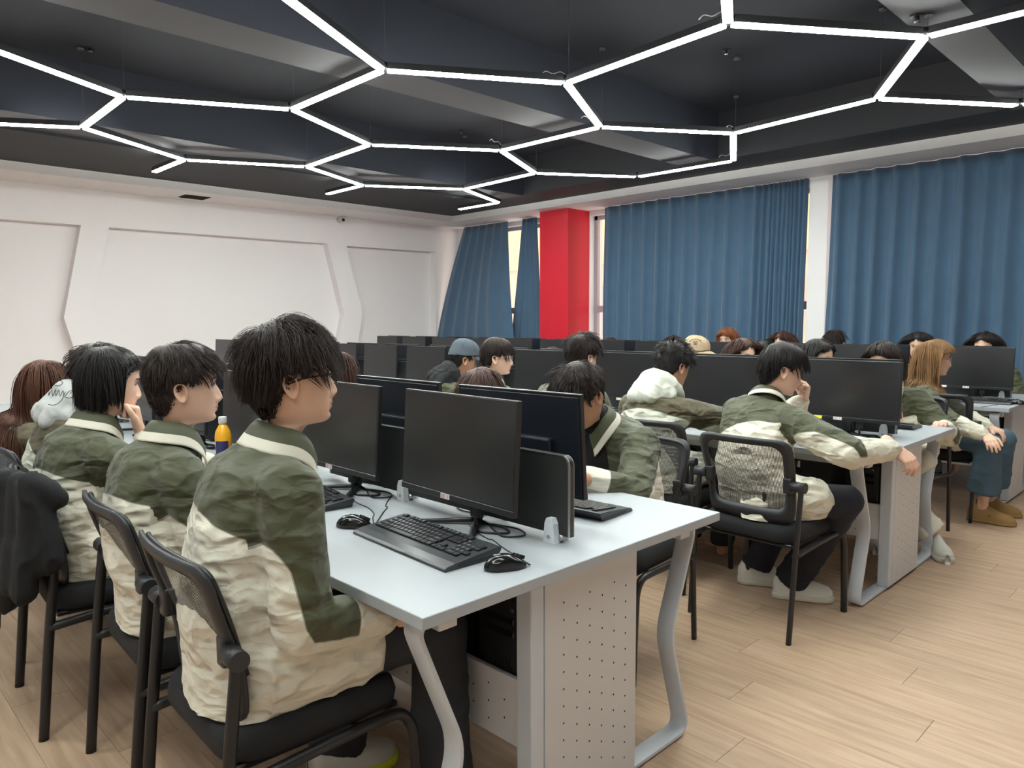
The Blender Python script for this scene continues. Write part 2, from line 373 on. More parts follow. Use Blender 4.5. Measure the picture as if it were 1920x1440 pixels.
# floor: base and separate planks
b = BB(); b.box(XL-.1, XR+.1, YB-.1, YW+.1, -.12, -.004); floor = b.build('floor', M_sub); tag(floor, kind='structure')
PW, PL = .186, 1.3
b = BB(); b.box(-PL/2+.0007, PL/2-.0007, -PW/2+.0005, PW/2-.0005, -.004, 0, .0004); plank0 = b.build('plank', M_plank, floor)
cells = []
for j in range(-8, 50):
    y = .03+PW*j
    off = (j*.437) % 1*PL
    for i in range(-9, 5):
        x = -.867-.65+off+PL*i
        if x+PL/2 < XL or x-PL/2 > XR or y+PW/2 > YW or y-PW/2 < YB: continue
        d = np.array([x, y, 0])-CAM; dep = d@FW
        inview = False
        for dx in (-.6, -.3, 0, .3, .6):
            e = d+np.array([dx, 0, 0]); q = e@FW
            if q > .3 and abs(e@RT)/q < .78 and -(e@UP)/q < .62: inview = True
        cells.append((0 if inview else 1, dep, x, y))
cells.sort(); first = True; rest = []
for k, (iv, dep, x, y) in enumerate(cells):
    if k < 296:
        o = plank0 if first else plank0.copy()
        if not first: COL.objects.link(o); o.parent = floor
        first = False; o.location = (x, y, 0)
    else: rest.append((x, y))
v0, f0 = [], []
for x, y in rest:
    n = len(v0); X0, X1, Y0, Y1 = x-PL/2+.0012, x+PL/2-.0012, y-PW/2+.0009, y+PW/2-.0009
    v0 += [(X0, Y0, 0), (X1, Y0, 0), (X1, Y1, 0), (X0, Y1, 0), (X0, Y0, -.004), (X1, Y0, -.004), (X1, Y1, -.004), (X0, Y1, -.004)]
    f0 += [(n, n+1, n+2, n+3), (n, n+4, n+5, n+1), (n+1, n+5, n+6, n+2), (n+2, n+6, n+7, n+3), (n+3, n+7, n+4, n)]
o = mobj('far_planks', v0, f0, M_plank, floor, False); tag(o, kind='stuff')

# left wall with recessed hexagonal-sided panels
def recess(pts, d=.15):
    return [(y, z) for y, z in pts], d
RP = [recess([(-.9, 2.60), (2.746, 2.60), (2.50, 1.44), (2.76, .35), (-.9, .35), (-1.1, 1.44)]),
      recess([(3.07, 2.60), (6.24, 2.615), (6.52, 1.49), (6.24, .35), (3.07, .35), (2.80, 1.48)]),
      recess([(6.59, 2.60), (8.42, 2.615), (8.41, .35), (6.59, .35), (6.87, 1.49)])]
outer = [(YB, 0), (YW, 0), (YW, ZS+.2), (YB, ZS+.2)]
loops = [[Vector((y, z, 0)) for y, z in outer]]+[[Vector((y, z, 0)) for y, z in p] for p, _ in RP]
tri = tessellate_polygon(loops); flat = [p for l in loops for p in l]
v = [(XL, p.x, p.y) for p in flat]; f = [tuple(t) for t in tri]; n = 4
for p, d in RP:
    m_ = len(p); k = len(v); v += [(XL-d, y, z) for y, z in p]
    for i in range(m_): f.append((n+i, n+(i+1) % m_, k+(i+1) % m_, k+i))
    f.append(tuple(range(k, k+m_))); n += m_
me = bpy.data.meshes.new('wall_left'); me.from_pydata(v, [], f); bm = bmesh.new(); bm.from_mesh(me); bmesh.ops.recalc_face_normals(bm, faces=bm.faces); bm.to_mesh(me); bm.free()
me.materials.append(M_wall); wl = link('wall_left', me); tag(wl, kind='structure')
b = BB(); b.box(XL-.4, XL-.2, YB, YW+.2, 0, 3.4); tag(b.build('wall_left_backing', M_wall), kind='structure')
# walls behind the camera
b = BB(); b.box(XL-.2, XR+.15, YB-.15, YB, 0, ZT); tag(b.build('wall_back', M_wall), kind='structure')
b = BB(); b.box(XR, XR+.15, YB, YW+.15, 0, ZT); tag(b.build('wall_right', M_wall), kind='structure')
# window wall with two openings (outer depth .25)
WO = 9.25
b = BB()
b.box(XL-.2, XR+.15, YW, WO, 0, .85); b.box(XL-.2, XR+.15, YW, WO, 2.98, ZT)
for x0, x1 in ((-10.7, -10.3), (-7.97, -7.36), (-3.90, -3.62), (-.1, XR+.15)): b.box(x0, x1, YW, WO, .85, 2.98)
tag(b.build('wall_window', M_wall), kind='structure')
b = BB(); b.box(-7.955, -7.375, 8.45, 8.96, 0, ZS+.02, .003); tag(b.build('wall_red_pillar', M_red), kind='structure')
b = BB(); b.box(-3.875, -3.65, 8.80, 8.96, 0, ZS+.01, .004); tag(b.build('wall_white_pilaster', M_wall), kind='structure')
for wi, (x0, x1) in enumerate(((-10.3, -7.97), (-7.36, -3.9), (-3.62, -.1))):
    fr = BB(); y0, y1 = 9.06, 9.12
    fr.box(x0, x1, y0, y1, .85, .92); fr.box(x0, x1, y0, y1, 2.92, 2.98); fr.box(x0, x1, y0-.01, y1+.01, 1.50, 1.60)
    fr.box(x0, x0+.06, y0, y1, .85, 2.98); fr.box(x1-.06, x1, y0, y1, .85, 2.98)
    n = 3 if wi == 0 else 4
    for i in range(1, n): 
        xm = x0+(x1-x0)*i/n; fr.box(xm-.03, xm+.03, y0, y1, .9, 2.95)
    fo = fr.build('window_%d' % (wi+1), M_frame); tag(fo, kind='structure')
    for i in range(n):
        a = x0+(x1-x0)*i/n+.03; c = x0+(x1-x0)*(i+1)/n-.03
        for z0, z1 in ((.9, 1.52), (1.58, 2.94)):
            g = BB(); g.box(a, c, 9.088, 9.092, z0, z1); g.build('pane', M_glass, fo)
    s = BB(); s.box(x0, x1, YW-.02, 9.06, .83, .86, .003); s.build('window_sill', M_wall, fo)
# buildings outside
bo = empty('building', (-9.5, 16, 0), 0, 'pale peach building seen through the window gap beside the red pillar', 'building')
b = BB(); b.box(-9, 14, 0, 5, -3, 9); b.build('wall', mat('peach_render', (.72, .50, .40), .8, var=.05), bo)
b = BB(); b.box(-9, 4.2, -.1, 0, 2.9, 7); b.build('panel', mat('yellow_render', (.80, .62, .36), .8), bo)
for x in (-6.5, -3.5, -.5, 2.5, 6, 9.5):
    q = BB(); q.box(x, x+1.3, -.06, .02, 1.0, 2.3); fo = q.build('window', M_frame, bo); q = BB(); q.box(x+.08, x+1.22, -.08, -.05, 1.08, 2.22); q.build('pane', mat('far_glass', (.35, .4, .45), .2), fo)

# ceiling: slab, ring, beams, soffit
b = BB(); b.box(XL-.1, XR+.1, YB-.1, YW+.1, ZT, ZT+.1); tag(b.build('ceiling', M_dark), kind='structure')
ceil = bpy.data.objects['ceiling']
b = BB()
b.box(SX, -8.2, YB, SY, ZR, ZT); b.box(-8.2, XR, 7.54, SY, ZR, ZT); b.box(1.6, XR, YB, 7.54, ZR, ZT); b.box(-8.2, 1.6, YB, YB+1.2, ZR, ZT)
tag(b.build('ceiling_ring', M_ring), kind='structure')
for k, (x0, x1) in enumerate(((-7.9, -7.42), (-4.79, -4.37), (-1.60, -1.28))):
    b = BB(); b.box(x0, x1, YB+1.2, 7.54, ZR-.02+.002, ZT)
    o = b.build('ceiling_beam', [M_beam_shaded, M_beam_lit]); tag(o, kind='structure')
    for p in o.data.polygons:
        if p.normal.z < -.9: p.material_index = 1  # downward faces take the lit tone, the rest keep the shaded one
b = BB(); b.box(-8.2, -7.9, YB+1.2, 7.54, ZR+.02, ZT); o = b.build('ceiling_beam', M_beam_shaded); tag(o, kind='structure')
b = BB()
b.box(XL-.1, SX, YB, YW+.05, ZS, ZT-.02); b.box(SX, XR, SY, YW+.05, ZS, ZT-.02)
tag(b.build('ceiling_soffit', M_soff), kind='structure')
# vent in the soffit
v_ = empty('ceiling_vent', (-10.16, 4.04, ZS), 0, 'small black rectangular vent in the white soffit above the left wall', 'vent')
b = BB(); b.box(-.13, .13, -.17, .17, -.004, .0, .001); b.build('frame', M_hole, v_)
for k in range(6):
    b = BB(); b.box(-.12+.04*k, -.105+.04*k, -.155, .155, -.010, -.004, rot=Euler((0, .5, 0)).to_matrix()); b.build('slat', M_black, v_)
# security camera
c = empty('security_camera', (XL+.0, 6.46, 3.0), 0, 'small white dome security camera high on the left wall', 'camera')
b = BB(); b.cyl((0, 0, .0), (.03, 0, .0), .05); b.cyl((.02, 0, .03), (.12, .0, .03), .018); b.build('bracket', M_edge, c)
v1, f1 = ellip((.12, 0, 0), (.055, .055, .055)); o = mobj('housing', v1, f1, M_edge, c)
v1, f1 = ellip((.155, -.02, -.015), (.028, .028, .028)); mobj('lens', v1, f1, M_gloss, c)

# ------------------------------------------------------------------ honeycomb pendant light
VT = dict(A=(718, 134), B=(1062, 158), C=(1365, 48), D=(1733, 72), E=(1645, 187), F=(1375, 252), G=(1125, 240), H=(1910, 200), I=(548, 207), J=(230, 184), K=(155, 241), L=(345, 301), M=(575, 314), N=(692, 273), O=(940, 284), P=(1003, 326), Q=(870, 356), R=(680, 349), S=(935, 381), T=(1195, 333), U=(1375, 303))
# regular grid measured from the photograph: x = x0 + ..., edge 1.225 m
EL = 1.225; HX, HY = EL*math.cos(R(60)), EL*math.sin(R(60))
VW = {k: PX(x, y, 2, 3.0)[:2] for k, (x, y) in VT.items()}
edges = 'AB BC CD DE EF FG GB EH AI IJ JK KL LM IN MN NO OG OP PQ QR RM QS PT TU UF'.split()
ends = {'A': (-60+0, 1.2), 'J': (-61, 1.22), 'K': (-123, 1.22), 'L': (180, .86), 'R': (180, .84), 'S': (180, .86), 'C': (-62, 1.22), 'D': (1, 1.22), 'H': (-2, 1.22)}
segs = [(VW[e[0]], VW[e[1]]) for e in edges]
extra = {}
for k, (a, L) in ends.items():
    q = VW[k]+L*np.array([math.cos(R(a)), math.sin(R(a))]); segs.append((VW[k], q)); extra[k] = q
# the run of the same honeycomb over and behind the camera
def chain(p, steps):
    for a, L in steps:
        q = p+L*np.array([math.cos(R(a)), math.sin(R(a))]); segs.append((p, q)); p = q
    return p
chain(extra['C'], [(-120, 1.22), (180, 1.22)]); chain(extra['C'], [(0, 1.22), (60, 1.22)]); chain(extra['A'], [(-120, 1.22), (180, 1.2)])
chain(extra['A'], [(0, 1.2)]); chain(extra['J'], [(0, 1.2)])
chain(np.array([-3.0, .0]), [(-120, 1.2), (180, 1.2), (-120, 1.2)]); chain(np.array([-3.0, .0]), [(0, 1.2), (60, 1.2), (0, 1.2)]); chain(np.array([-1.8, .0]), [(-60, 1.2), (0, 1.2), (60, 1.2)])
pl = empty('pendant_light', (0, 0, 3.0), 0, 'honeycomb of white light tubes hung by thin wires under the dark ceiling', 'light')
tubes = {}
def light_tube(a, q):
    a = np.array(a); q = np.array(q); L = np.linalg.norm(q-a)-.055; key = round(L, 2)
    m = (a+q)/2; ang = math.atan2(q[1]-a[1], q[0]-a[0])
    if key not in tubes:
        h = BB(); h.box(-L/2, L/2, -.029, .029, .012, .055, .002); ho = h.build('light_tube', M_ledhouse, pl)
        d = BB(); d.box(-L/2+.002, L/2-.002, -.0275, .0275, 0, .0135, .002); do = d.build('diffuser', M_led, ho); tubes[key] = ho
    else: ho = copy_tree(tubes[key], pl)
    ho.location = (m[0], m[1], 0); ho.rotation_euler = (0, 0, ang)
    return ho
for a, q in segs: light_tube(a, q)
b = BB(); b.cyl((0, 0, .010), (0, 0, .055), .032, 12); hub0 = b.build('hub', M_ledhouse, pl)
b = BB(); b.cyl((0, 0, .05), (0, 0, ZT-3.0), .0011, 5); b.cyl((0, 0, ZT-3.0-.022), (0, 0, ZT-3.0), .028, 12); wire0 = b.build('wire', M_wire, pl)
cur0 = cable('cord', [(0, 0, .06), (-.04, .01, .085), (-.09, .02, .075), (-.14, .02, .09), (-.17, .02, .07)], .003, M_edge, pl)
for k, (n_, p) in enumerate(VW.items()):
    o = hub0 if k == 0 else hub0.copy(); 
    if k: COL.objects.link(o); o.parent = pl
    o.location = (p[0], p[1], 0)
    if n_ not in 'LRS':
        o = wire0 if k == 0 else wire0.copy()
        if k: COL.objects.link(o); o.parent = pl
        zt = ZR-.02 if (-4.79 < p[0] < -4.37 or -1.6 < p[0] < -1.28) else (ZR if p[1] > 7.54 else ZT)
        o.scale = (1, 1, (zt-3.0)/(ZT-3.0)); o.location = (p[0]+.012, p[1]+.01, 0)
    if n_ in 'BCFGUO':
        o = cur0 if n_ == 'B' else cur0.copy()
        if n_ != 'B': COL.objects.link(o); o.parent = pl
        o.location = (p[0], p[1], 0); o.rotation_euler = (0, 0, {'B': .9, 'C': .3, 'F': .2, 'G': 1.2, 'U': .1, 'O': 1.8}[n_])
# sprinklers
for px, py, z in ((1720, 30, ZR-.02), (168, 90, ZT), (865, 245, ZT), (1362, 94, ZT)):
    p = PX(px, py, 2, z)
    s = empty('sprinkler', (p[0], p[1], z), 0, 'small dark sprinkler head under the ceiling %s' % {1720: 'beam at the top right', 168: 'at the top left', 865: 'slab above the middle of the honeycomb', 1362: 'slab inside the largest hexagon'}[px], 'sprinkler', 'ceiling sprinklers')
    b = BB(); b.cyl((0, 0, -.006), (0, 0, 0), .04, 14); b.cyl((0, 0, -.03), (0, 0, -.005), .012, 10); b.build('body', M_black, s)
    b = BB(); b.cyl((0, 0, -.034), (0, 0, -.030), .018, 10); b.build('deflector', M_metal, s)

# ------------------------------------------------------------------ curtains
def curtain(tl, tr, bl, br, npl, seed, label, y_amp=.045, dense=None, rows=14, bulge=None):
    """tl/tr/bl/br are (x, y, z) corners; folds run from top to bottom"""
    rs = np.random.RandomState(seed); N = npl*12; u = np.linspace(0, 1, N+1)
    ph = u*npl
    if dense: ph = npl*(u+dense[1]*smoothstep(dense[0], 1, u)*(u-dense[0]))/(1+dense[1]*(1-dense[0]))
    pl_ = np.floor(ph).astype(int); fr = ph-pl_; jit = rs.uniform(.55, 1.25, npl+3); sh = rs.uniform(-.12, .12, npl+3)
    V = []
    for r in range(rows+1):
        t = r/rows; a = np.array(tl)*(1-t)+np.array(bl)*t; c_ = np.array(tr)*(1-t)+np.array(br)*t
        am = y_amp*(.65+.5*t)
        off = -am*jit[pl_]*np.exp(-((fr-.5-sh[pl_]*t)/.19)**2)+am*.35*np.sin(2*PI*ph+1)+am*.25*vnoise(np.c_[ph*.8+seed, np.full(N+1, t*3), np.zeros(N+1)])
        off += am*.2*np.exp(-((fr-.5)/.05)**2)*(1 if t < .06 else 0)
        xx = a[0]+(c_[0]-a[0])*u+.012*vnoise(np.c_[ph*1.3, np.full(N+1, t*2.5), np.full(N+1, seed)])
        yy = a[1]+(c_[1]-a[1])*u+off; zz = a[2]+(c_[2]-a[2])*u
        if bulge: 
            dx, dy = bulge(u, t); xx = xx+dx; yy = yy+dy
        V.append(np.c_[xx, yy, zz])
    V = np.vstack(V); n = N+1; i, j = np.meshgrid(np.arange(rows), np.arange(N), indexing='ij'); q = (i*n+j).ravel()
    F = np.c_[q, q+1, q+n+1, q+n]
    o = mobj('curtain', V, F, M_curt); s = o.modifiers.new('thickness', 'SOLIDIFY'); s.thickness = .003
    tag(o, label, 'curtain', 'blue window curtains'); return o
zt = ZS-.005
curtain((-10.15, 8.80, zt), (-9.02, 8.80, zt), (-10.52, 8.30, .35), (-8.30, 8.28, .35), 6, 1, 'blue curtain pulled aslant beside the white wall corner', .022,
        bulge=lambda u, t: (0*u-.10*math.sin(PI*min(1, t*1.0))*(1-u), -.10*math.sin(PI*t)*np.exp(-((u-.75)/.25)**2)))
curtain((-8.68, 8.80, zt), (-8.35, 8.80, zt), (-8.85, 8.62, .35), (-8.02, 8.62, .35), 4, 2, 'narrow blue curtain strip against the red pillar', .035)
curtain((-6.96, 8.80, zt), (-3.89, 8.80, zt), (-7.0, 8.78, .30), (-3.92, 8.78, .30), 22, 3, 'wide blue curtain between the red pillar and the white pilaster', .05, dense=(.72, 1.9))
curtain((-3.62, 8.80, zt), (.35, 8.80, zt), (-3.66, 8.78, .30), (.35, 8.78, .30), 19, 4, 'wide blue curtain on the aisle side of the white pilaster', .055)

# ================================================================== DESKS
ROWS = [(1.52, .605, 'front'), (4.11, .625, 'middle'), (6.62, .61, 'back')]
DX = -1.20; ML = 1.40; NM = 6
ORD = ['first', 'second', 'third', 'fourth', 'fifth', 'sixth', 'seventh', 'eighth', 'ninth', 'tenth', 'eleventh', 'twelfth']
def leg_outline(u0=.555, n=7):
    """centre line of the bent flat bar, half the frame, (y, z)"""
    key = [(.36, .708), (.575, .708), (.435, .365), (.545, .012), (0, .012)]; rad = [0, .06, .06, .06, 0]
    P = [np.array(k) for k in key]; h = [P[0]]
    for i in range(1, len(P)-1):
        a = P[i-1]-P[i]; c = P[i+1]-P[i]; a /= np.linalg.norm(a); c /= np.linalg.norm(c); d = rad[i]
        for t in np.linspace(0, 1, n): h.append((1-t)**2*(P[i]+a*d)+2*t*(1-t)*P[i]+t*t*(P[i]+c*d))
    h.append(P[-1]); h = np.array(h)
    return np.vstack([h, (h[::-1]*[-1, 1])[1:]])
def strip(path, w0, w1, th):
    """flat bar of thickness th swept along a y-z path, from x=w0 to x=w1"""
    P = np.asarray(path); T = np.gradient(P, axis=0); T /= np.linalg.norm(T, axis=1)[:, None]; N = np.c_[-T[:, 1], T[:, 0]]*th/2
    v = []; c = .003
    for p, n in zip(P, N):
        a = p+n; b_ = p-n
        a2 = p+n*(1-2*c/th*.6); b2 = p-n*(1-2*c/th*.6)
        v += [(w0+c, *a), (w1-c, *a), (w1, *a2), (w1, *b2), (w1-c, *b_), (w0+c, *b_), (w0, *b2), (w0, *a2)]
    m = 8; f = [(i*m+j, i*m+(j+1) % m, (i+1)*m+(j+1) % m, (i+1)*m+j) for i in range(len(P)-1) for j in range(m)]
    f += [tuple(range(m-1, -1, -1)), tuple(range((len(P)-1)*m, len(P)*m))]
    return v, f
def dots(x, ys, zs, axis, parent, pos):
    v = []; f = []
    for i, y in enumerate(ys):
        for z in (zs if i % 2 == 0 else [q+(zs[1]-zs[0])/2 for q in zs[:-1]]):
            k = len(v)
            for a in range(6):
                c, s = .0032*math.cos(a*PI/3), .0032*math.sin(a*PI/3)
                v.append((pos, y+c, z+s) if axis == 0 else (y+c, pos, z+s))
            f.append(tuple(range(k, k+6)))
    return v, f
def make_desk(hw):
    d = empty('desk')
    b = BB(); b.box(-ML+.001, 0, -hw, hw, .722, .75, .0015); b.build('tabletop', M_white, d)
    v, f = strip(leg_outline()*[hw/.605, 1], -.125, -.065, .014); 
    b = BB(); b.raw(v, f, 0, True); o = b.build('leg_frame', M_leg, d)
    e = o.modifiers.new('edge', 'EDGE_SPLIT'); e.split_angle = R(40)
    for sy in (-1, 1):
        b = BB(); b.box(-ML+.02, -.055, sy*(hw-.115)-.027, sy*(hw-.115)+.027, .676, .722, .002); b.build('rail', M_edge, d)
    b = BB(); b.box(-.09, -.052, -.175, .225, .02, .715, .002); sp = b.build('side_panel', M_edge, d)
    v, f = dots(0, [-.10+.054*i for i in range(6)], [.06+.0475*i for i in range(13)], 0, sp, -.0512); o = mobj('perforation', v, f, M_hole, sp, False); tag(o, kind='stuff')
    b = BB(); b.box(-.105, -.050, -.225, -.177, .02, .72, .003); b.box(-.0895, -.0505, -.1745, -.168, .03, .71); b.build('post', M_leg, d)
    for sy in (-1, 1):
        b = BB(); b.box(-ML, -.106, sy*.205-.008, sy*.205+.008, .25, .435, .002); mp_ = b.build('modesty_panel', M_edge, d)
        v, f = dots(0, [-ML+.06+.062*i for i in range(21)], [.29+.05*i for i in range(3)], 1, mp_, sy*(.2135)); o = mobj('perforation', v, f, M_hole, mp_, False); tag(o, kind='stuff')
    b = BB(); b.box(-ML, -.106, -.196, .196, .245, .262, .002); b.build('tray', M_edge, d)
    # divider board with aluminium edge
    x0, x1, z0, z1 = -ML+.03, -.11, .772, 1.0; pts = [(x1, z0), (x1, z1-.03)]+[(x1-.03+.03*math.cos(R(a)), z1-.03+.03*math.sin(R(a))) for a in range(15, 90, 15)]+[(x0+.03-.03*math.sin(R(a)), z1-.03+.03*math.cos(R(a))) for a in range(0, 91, 15)]+[(x0, z0)]
    b = BB(); b.prism(pts, 1, -.0075, .0075); dv = b.build('divider', M_board, d)
    q = [np.array(p) for p in pts]; C_ = np.array([(x0+x1)/2, (z0+z1)/2])
    inn = [p+(C_-p)/np.linalg.norm(C_-p)*.007 for p in q]
    b = BB(); v = []; f = []
    for k, (p, i_) in enumerate(zip(q, inn)): v += [(p[0], -.0095, p[1]), (p[0], .0095, p[1]), (i_[0], .0095, i_[1]), (i_[0], -.0095, i_[1])]
    for k in range(len(q)-1): f += [(k*4+j, k*4+(j+1) % 4, k*4+4+(j+1) % 4, k*4+4+j) for j in range(4)]
    f += [(3, 2, 1, 0), tuple(range(len(v)-4, len(v)))]
    b.raw(v, f); b.build('edge_trim', M_alu, dv)
    for cx in (-.17, -.87):
        b = BB(); b.prism([(cx-.022, .75), (cx+.022, .75), (cx+.016, .805), (cx+.009, .82), (cx-.009, .82), (cx-.016, .805)], 1, -.030, -.0085)
        b.prism([(cx-.022, .75), (cx+.022, .75), (cx+.016, .805), (cx+.009, .82), (cx-.009, .82), (cx-.016, .805)], 1, .0085, .030)
        cl = b.build('clamp', M_clamp, dv)
        b = BB(); b.cyl((cx, -.0325, .768), (cx, -.029, .768), .0055, 10); b.cyl((cx, .029, .768), (cx, .0325, .768), .0055, 10); b.cyl((cx+.024, -.012, .765), (cx+.03, .012, .765), .010, 6)
        b.build('screw', M_metal, cl) if False else b.build('clamp', M_alu, dv)
    return d
for r, (yc, hw, nm) in enumerate(ROWS):
    proto = make_desk(hw)
    for k in range(4 if r == 0 else NM):
        o = proto if k == 0 else copy_tree(proto)
        o.location = (DX-ML*k, yc, 0)
        tag(o, 'white double-sided computer desk of the %s row, %s from the aisle' % (nm, ORD[k]), 'desk', 'white computer desks of the %s row' % nm)

# ------------------------------------------------------------------ monitors
def make_monitor():
    m = empty('monitor')
    tl = R(-3.5); Mr = Matrix.Rotation(tl, 3, 'X'); zc = .245
    def place(o): o.location = (0, 0, zc); o.rotation_euler = (tl, 0, 0)
    b = BB(); b.box(-.27, .27, -.006, .010, -.16, .16, .002, 2); sh = b.build('housing', M_bezel, m); place(sh)
    b = BB(); b.box(-.265, .265, -.0068, -.0058, -.140, .1565, .0003); o = b.build('screen', M_screen, m); place(o)
    b = BB(); b.box(-.27, .27, -.0085, -.0045, -.160, -.142, .001); o = b.build('chin', M_bezel, m); place(o)
    b = BB(); b.box(-.16, .16, .009, .036, -.155, .02, .006, 2); o = b.build('back_cover', M_mback, m); place(o)
    b = BB(); b.box(-.262, .262, .0095, .0125, -.150, .15, .001); o = b.build('back_panel', M_mback, m); place(o)
    b = BB(); b.box(-.022, .022, -.008, .012, -.085, .085, .004, rot=Matrix.Rotation(R(16), 3, 'X'))
    nk = b.build('neck', M_black, m); nk.location = (.0, .055, .10)
    b = BB()
    for sx in (-1, 1):
        v, f = tube([(0, .085, .012), (sx*.02, .06, .012), (sx*.15, -.075, .007)], [.012, .013, .009], 8, True, .6); b.raw(v, f, 0, True)
    b.build('stand_base', M_black, m)
    b = BB(); b.box(.05, .085, .008, .024, .045, .085, .003); b.cyl((.067, .016, .05), (.067, .02, .012), .006, 8); b.build('cable_plug', M_black, m)
    return m
def mon_cables(parent, s=1):
    cable('cable', [(.067, .018, .03), (.075, .02, .004), (.11, .03, .004), (.15, .07, .004), (.10, .10, .004), (.02, .09, .004), (-.04, .10, .004)], .0035, M_black, parent)
    cable('cable', [(.02, .03, .07), (.01, .06, .03), (.04, .09, .004), (.10, .06, .004), (.17, .04, .004), (.20, .09, .004), (.14, .12, .004), (.05, .10, .004)], .0028, M_black, parent)
mon_proto = make_monitor()
def sticker(mon, m1, marks=True, x0=-.035):
    tl = R(-3.5)
    b = BB(); b.box(x0-.022, x0+.022, -.0095, -.0088, -.1585, -.143); o = b.build('sticker', m1, mon); o.location = (0, 0, .245); o.rotation_euler = (tl, 0, 0)
    if marks:
        b = BB(); rs = random.Random(4)
        for k in range(5):
            cx = x0-.017+.0066*k+(.004 if k > 3 else 0)
            if k == 3: continue
            for q in range(3): a = rs.uniform(-.6, .6); b.box(cx-.0022, cx+.0022, -.0101, -.0096, -.1555+.0035*q, -.1545+.0035*q, rot=Matrix.Rotation(a, 3, 'Y'))
            b.box(cx-.0005, cx+.0005, -.0101, -.0096, -.1565, -.146)
        p = b.build('print', M_redp, o)
used = False
ST = {}      # stations: (row, side, index) -> (x, y)
for r, (yc, hw, nm) in enumerate(ROWS):
    for side in (0, 1):
        for i in range(12 if r else (6 if side == 0 else 8)):
            x = DX-.43-.70*i+{(0, 0, 0): -.035, (0, 0, 1): -.0, (0, 1, 0): -.03, (0, 1, 1): .02, (1, 0, 0): .10, (1, 0, 1): .05, (1, 0, 2): .05, (2, 0, 0): .08, (1, 1, 0): .02}.get((r, side, i), random.uniform(-.03, .03))
            yy = yc+(-.115 if side == 0 else .145)
            ST[r, side, i] = (x, yy)
            o = mon_proto if not used else copy_tree(mon_proto)
            used = True
            o.location = (x, yy, .75); o.rotation_euler = (0, 0, (0 if side == 0 else PI)+random.uniform(-.02, .02)+{(0, 0, 0): -.03}.get((r, side, i), 0))
            who = 'window' if side else 'near'
            tag(o, 'black computer monitor on the %s side of the %s desk row, %s from the aisle' % (who, nm, ORD[i]), 'monitor', 'computer monitors of the %s desk row' % nm)
            if side == 0 and r == 0 and i < 4: sticker(o, M_sticker); mon_cables(o)
            if side == 0 and r == 1 and i < 4:
                sticker(o, M_yel if i == 0 else M_sticker, False, -.14 if i == 0 else -.2); mon_cables(o)
            if side == 0 and r == 2 and i == 0: sticker(o, M_sticker, False, -.19)

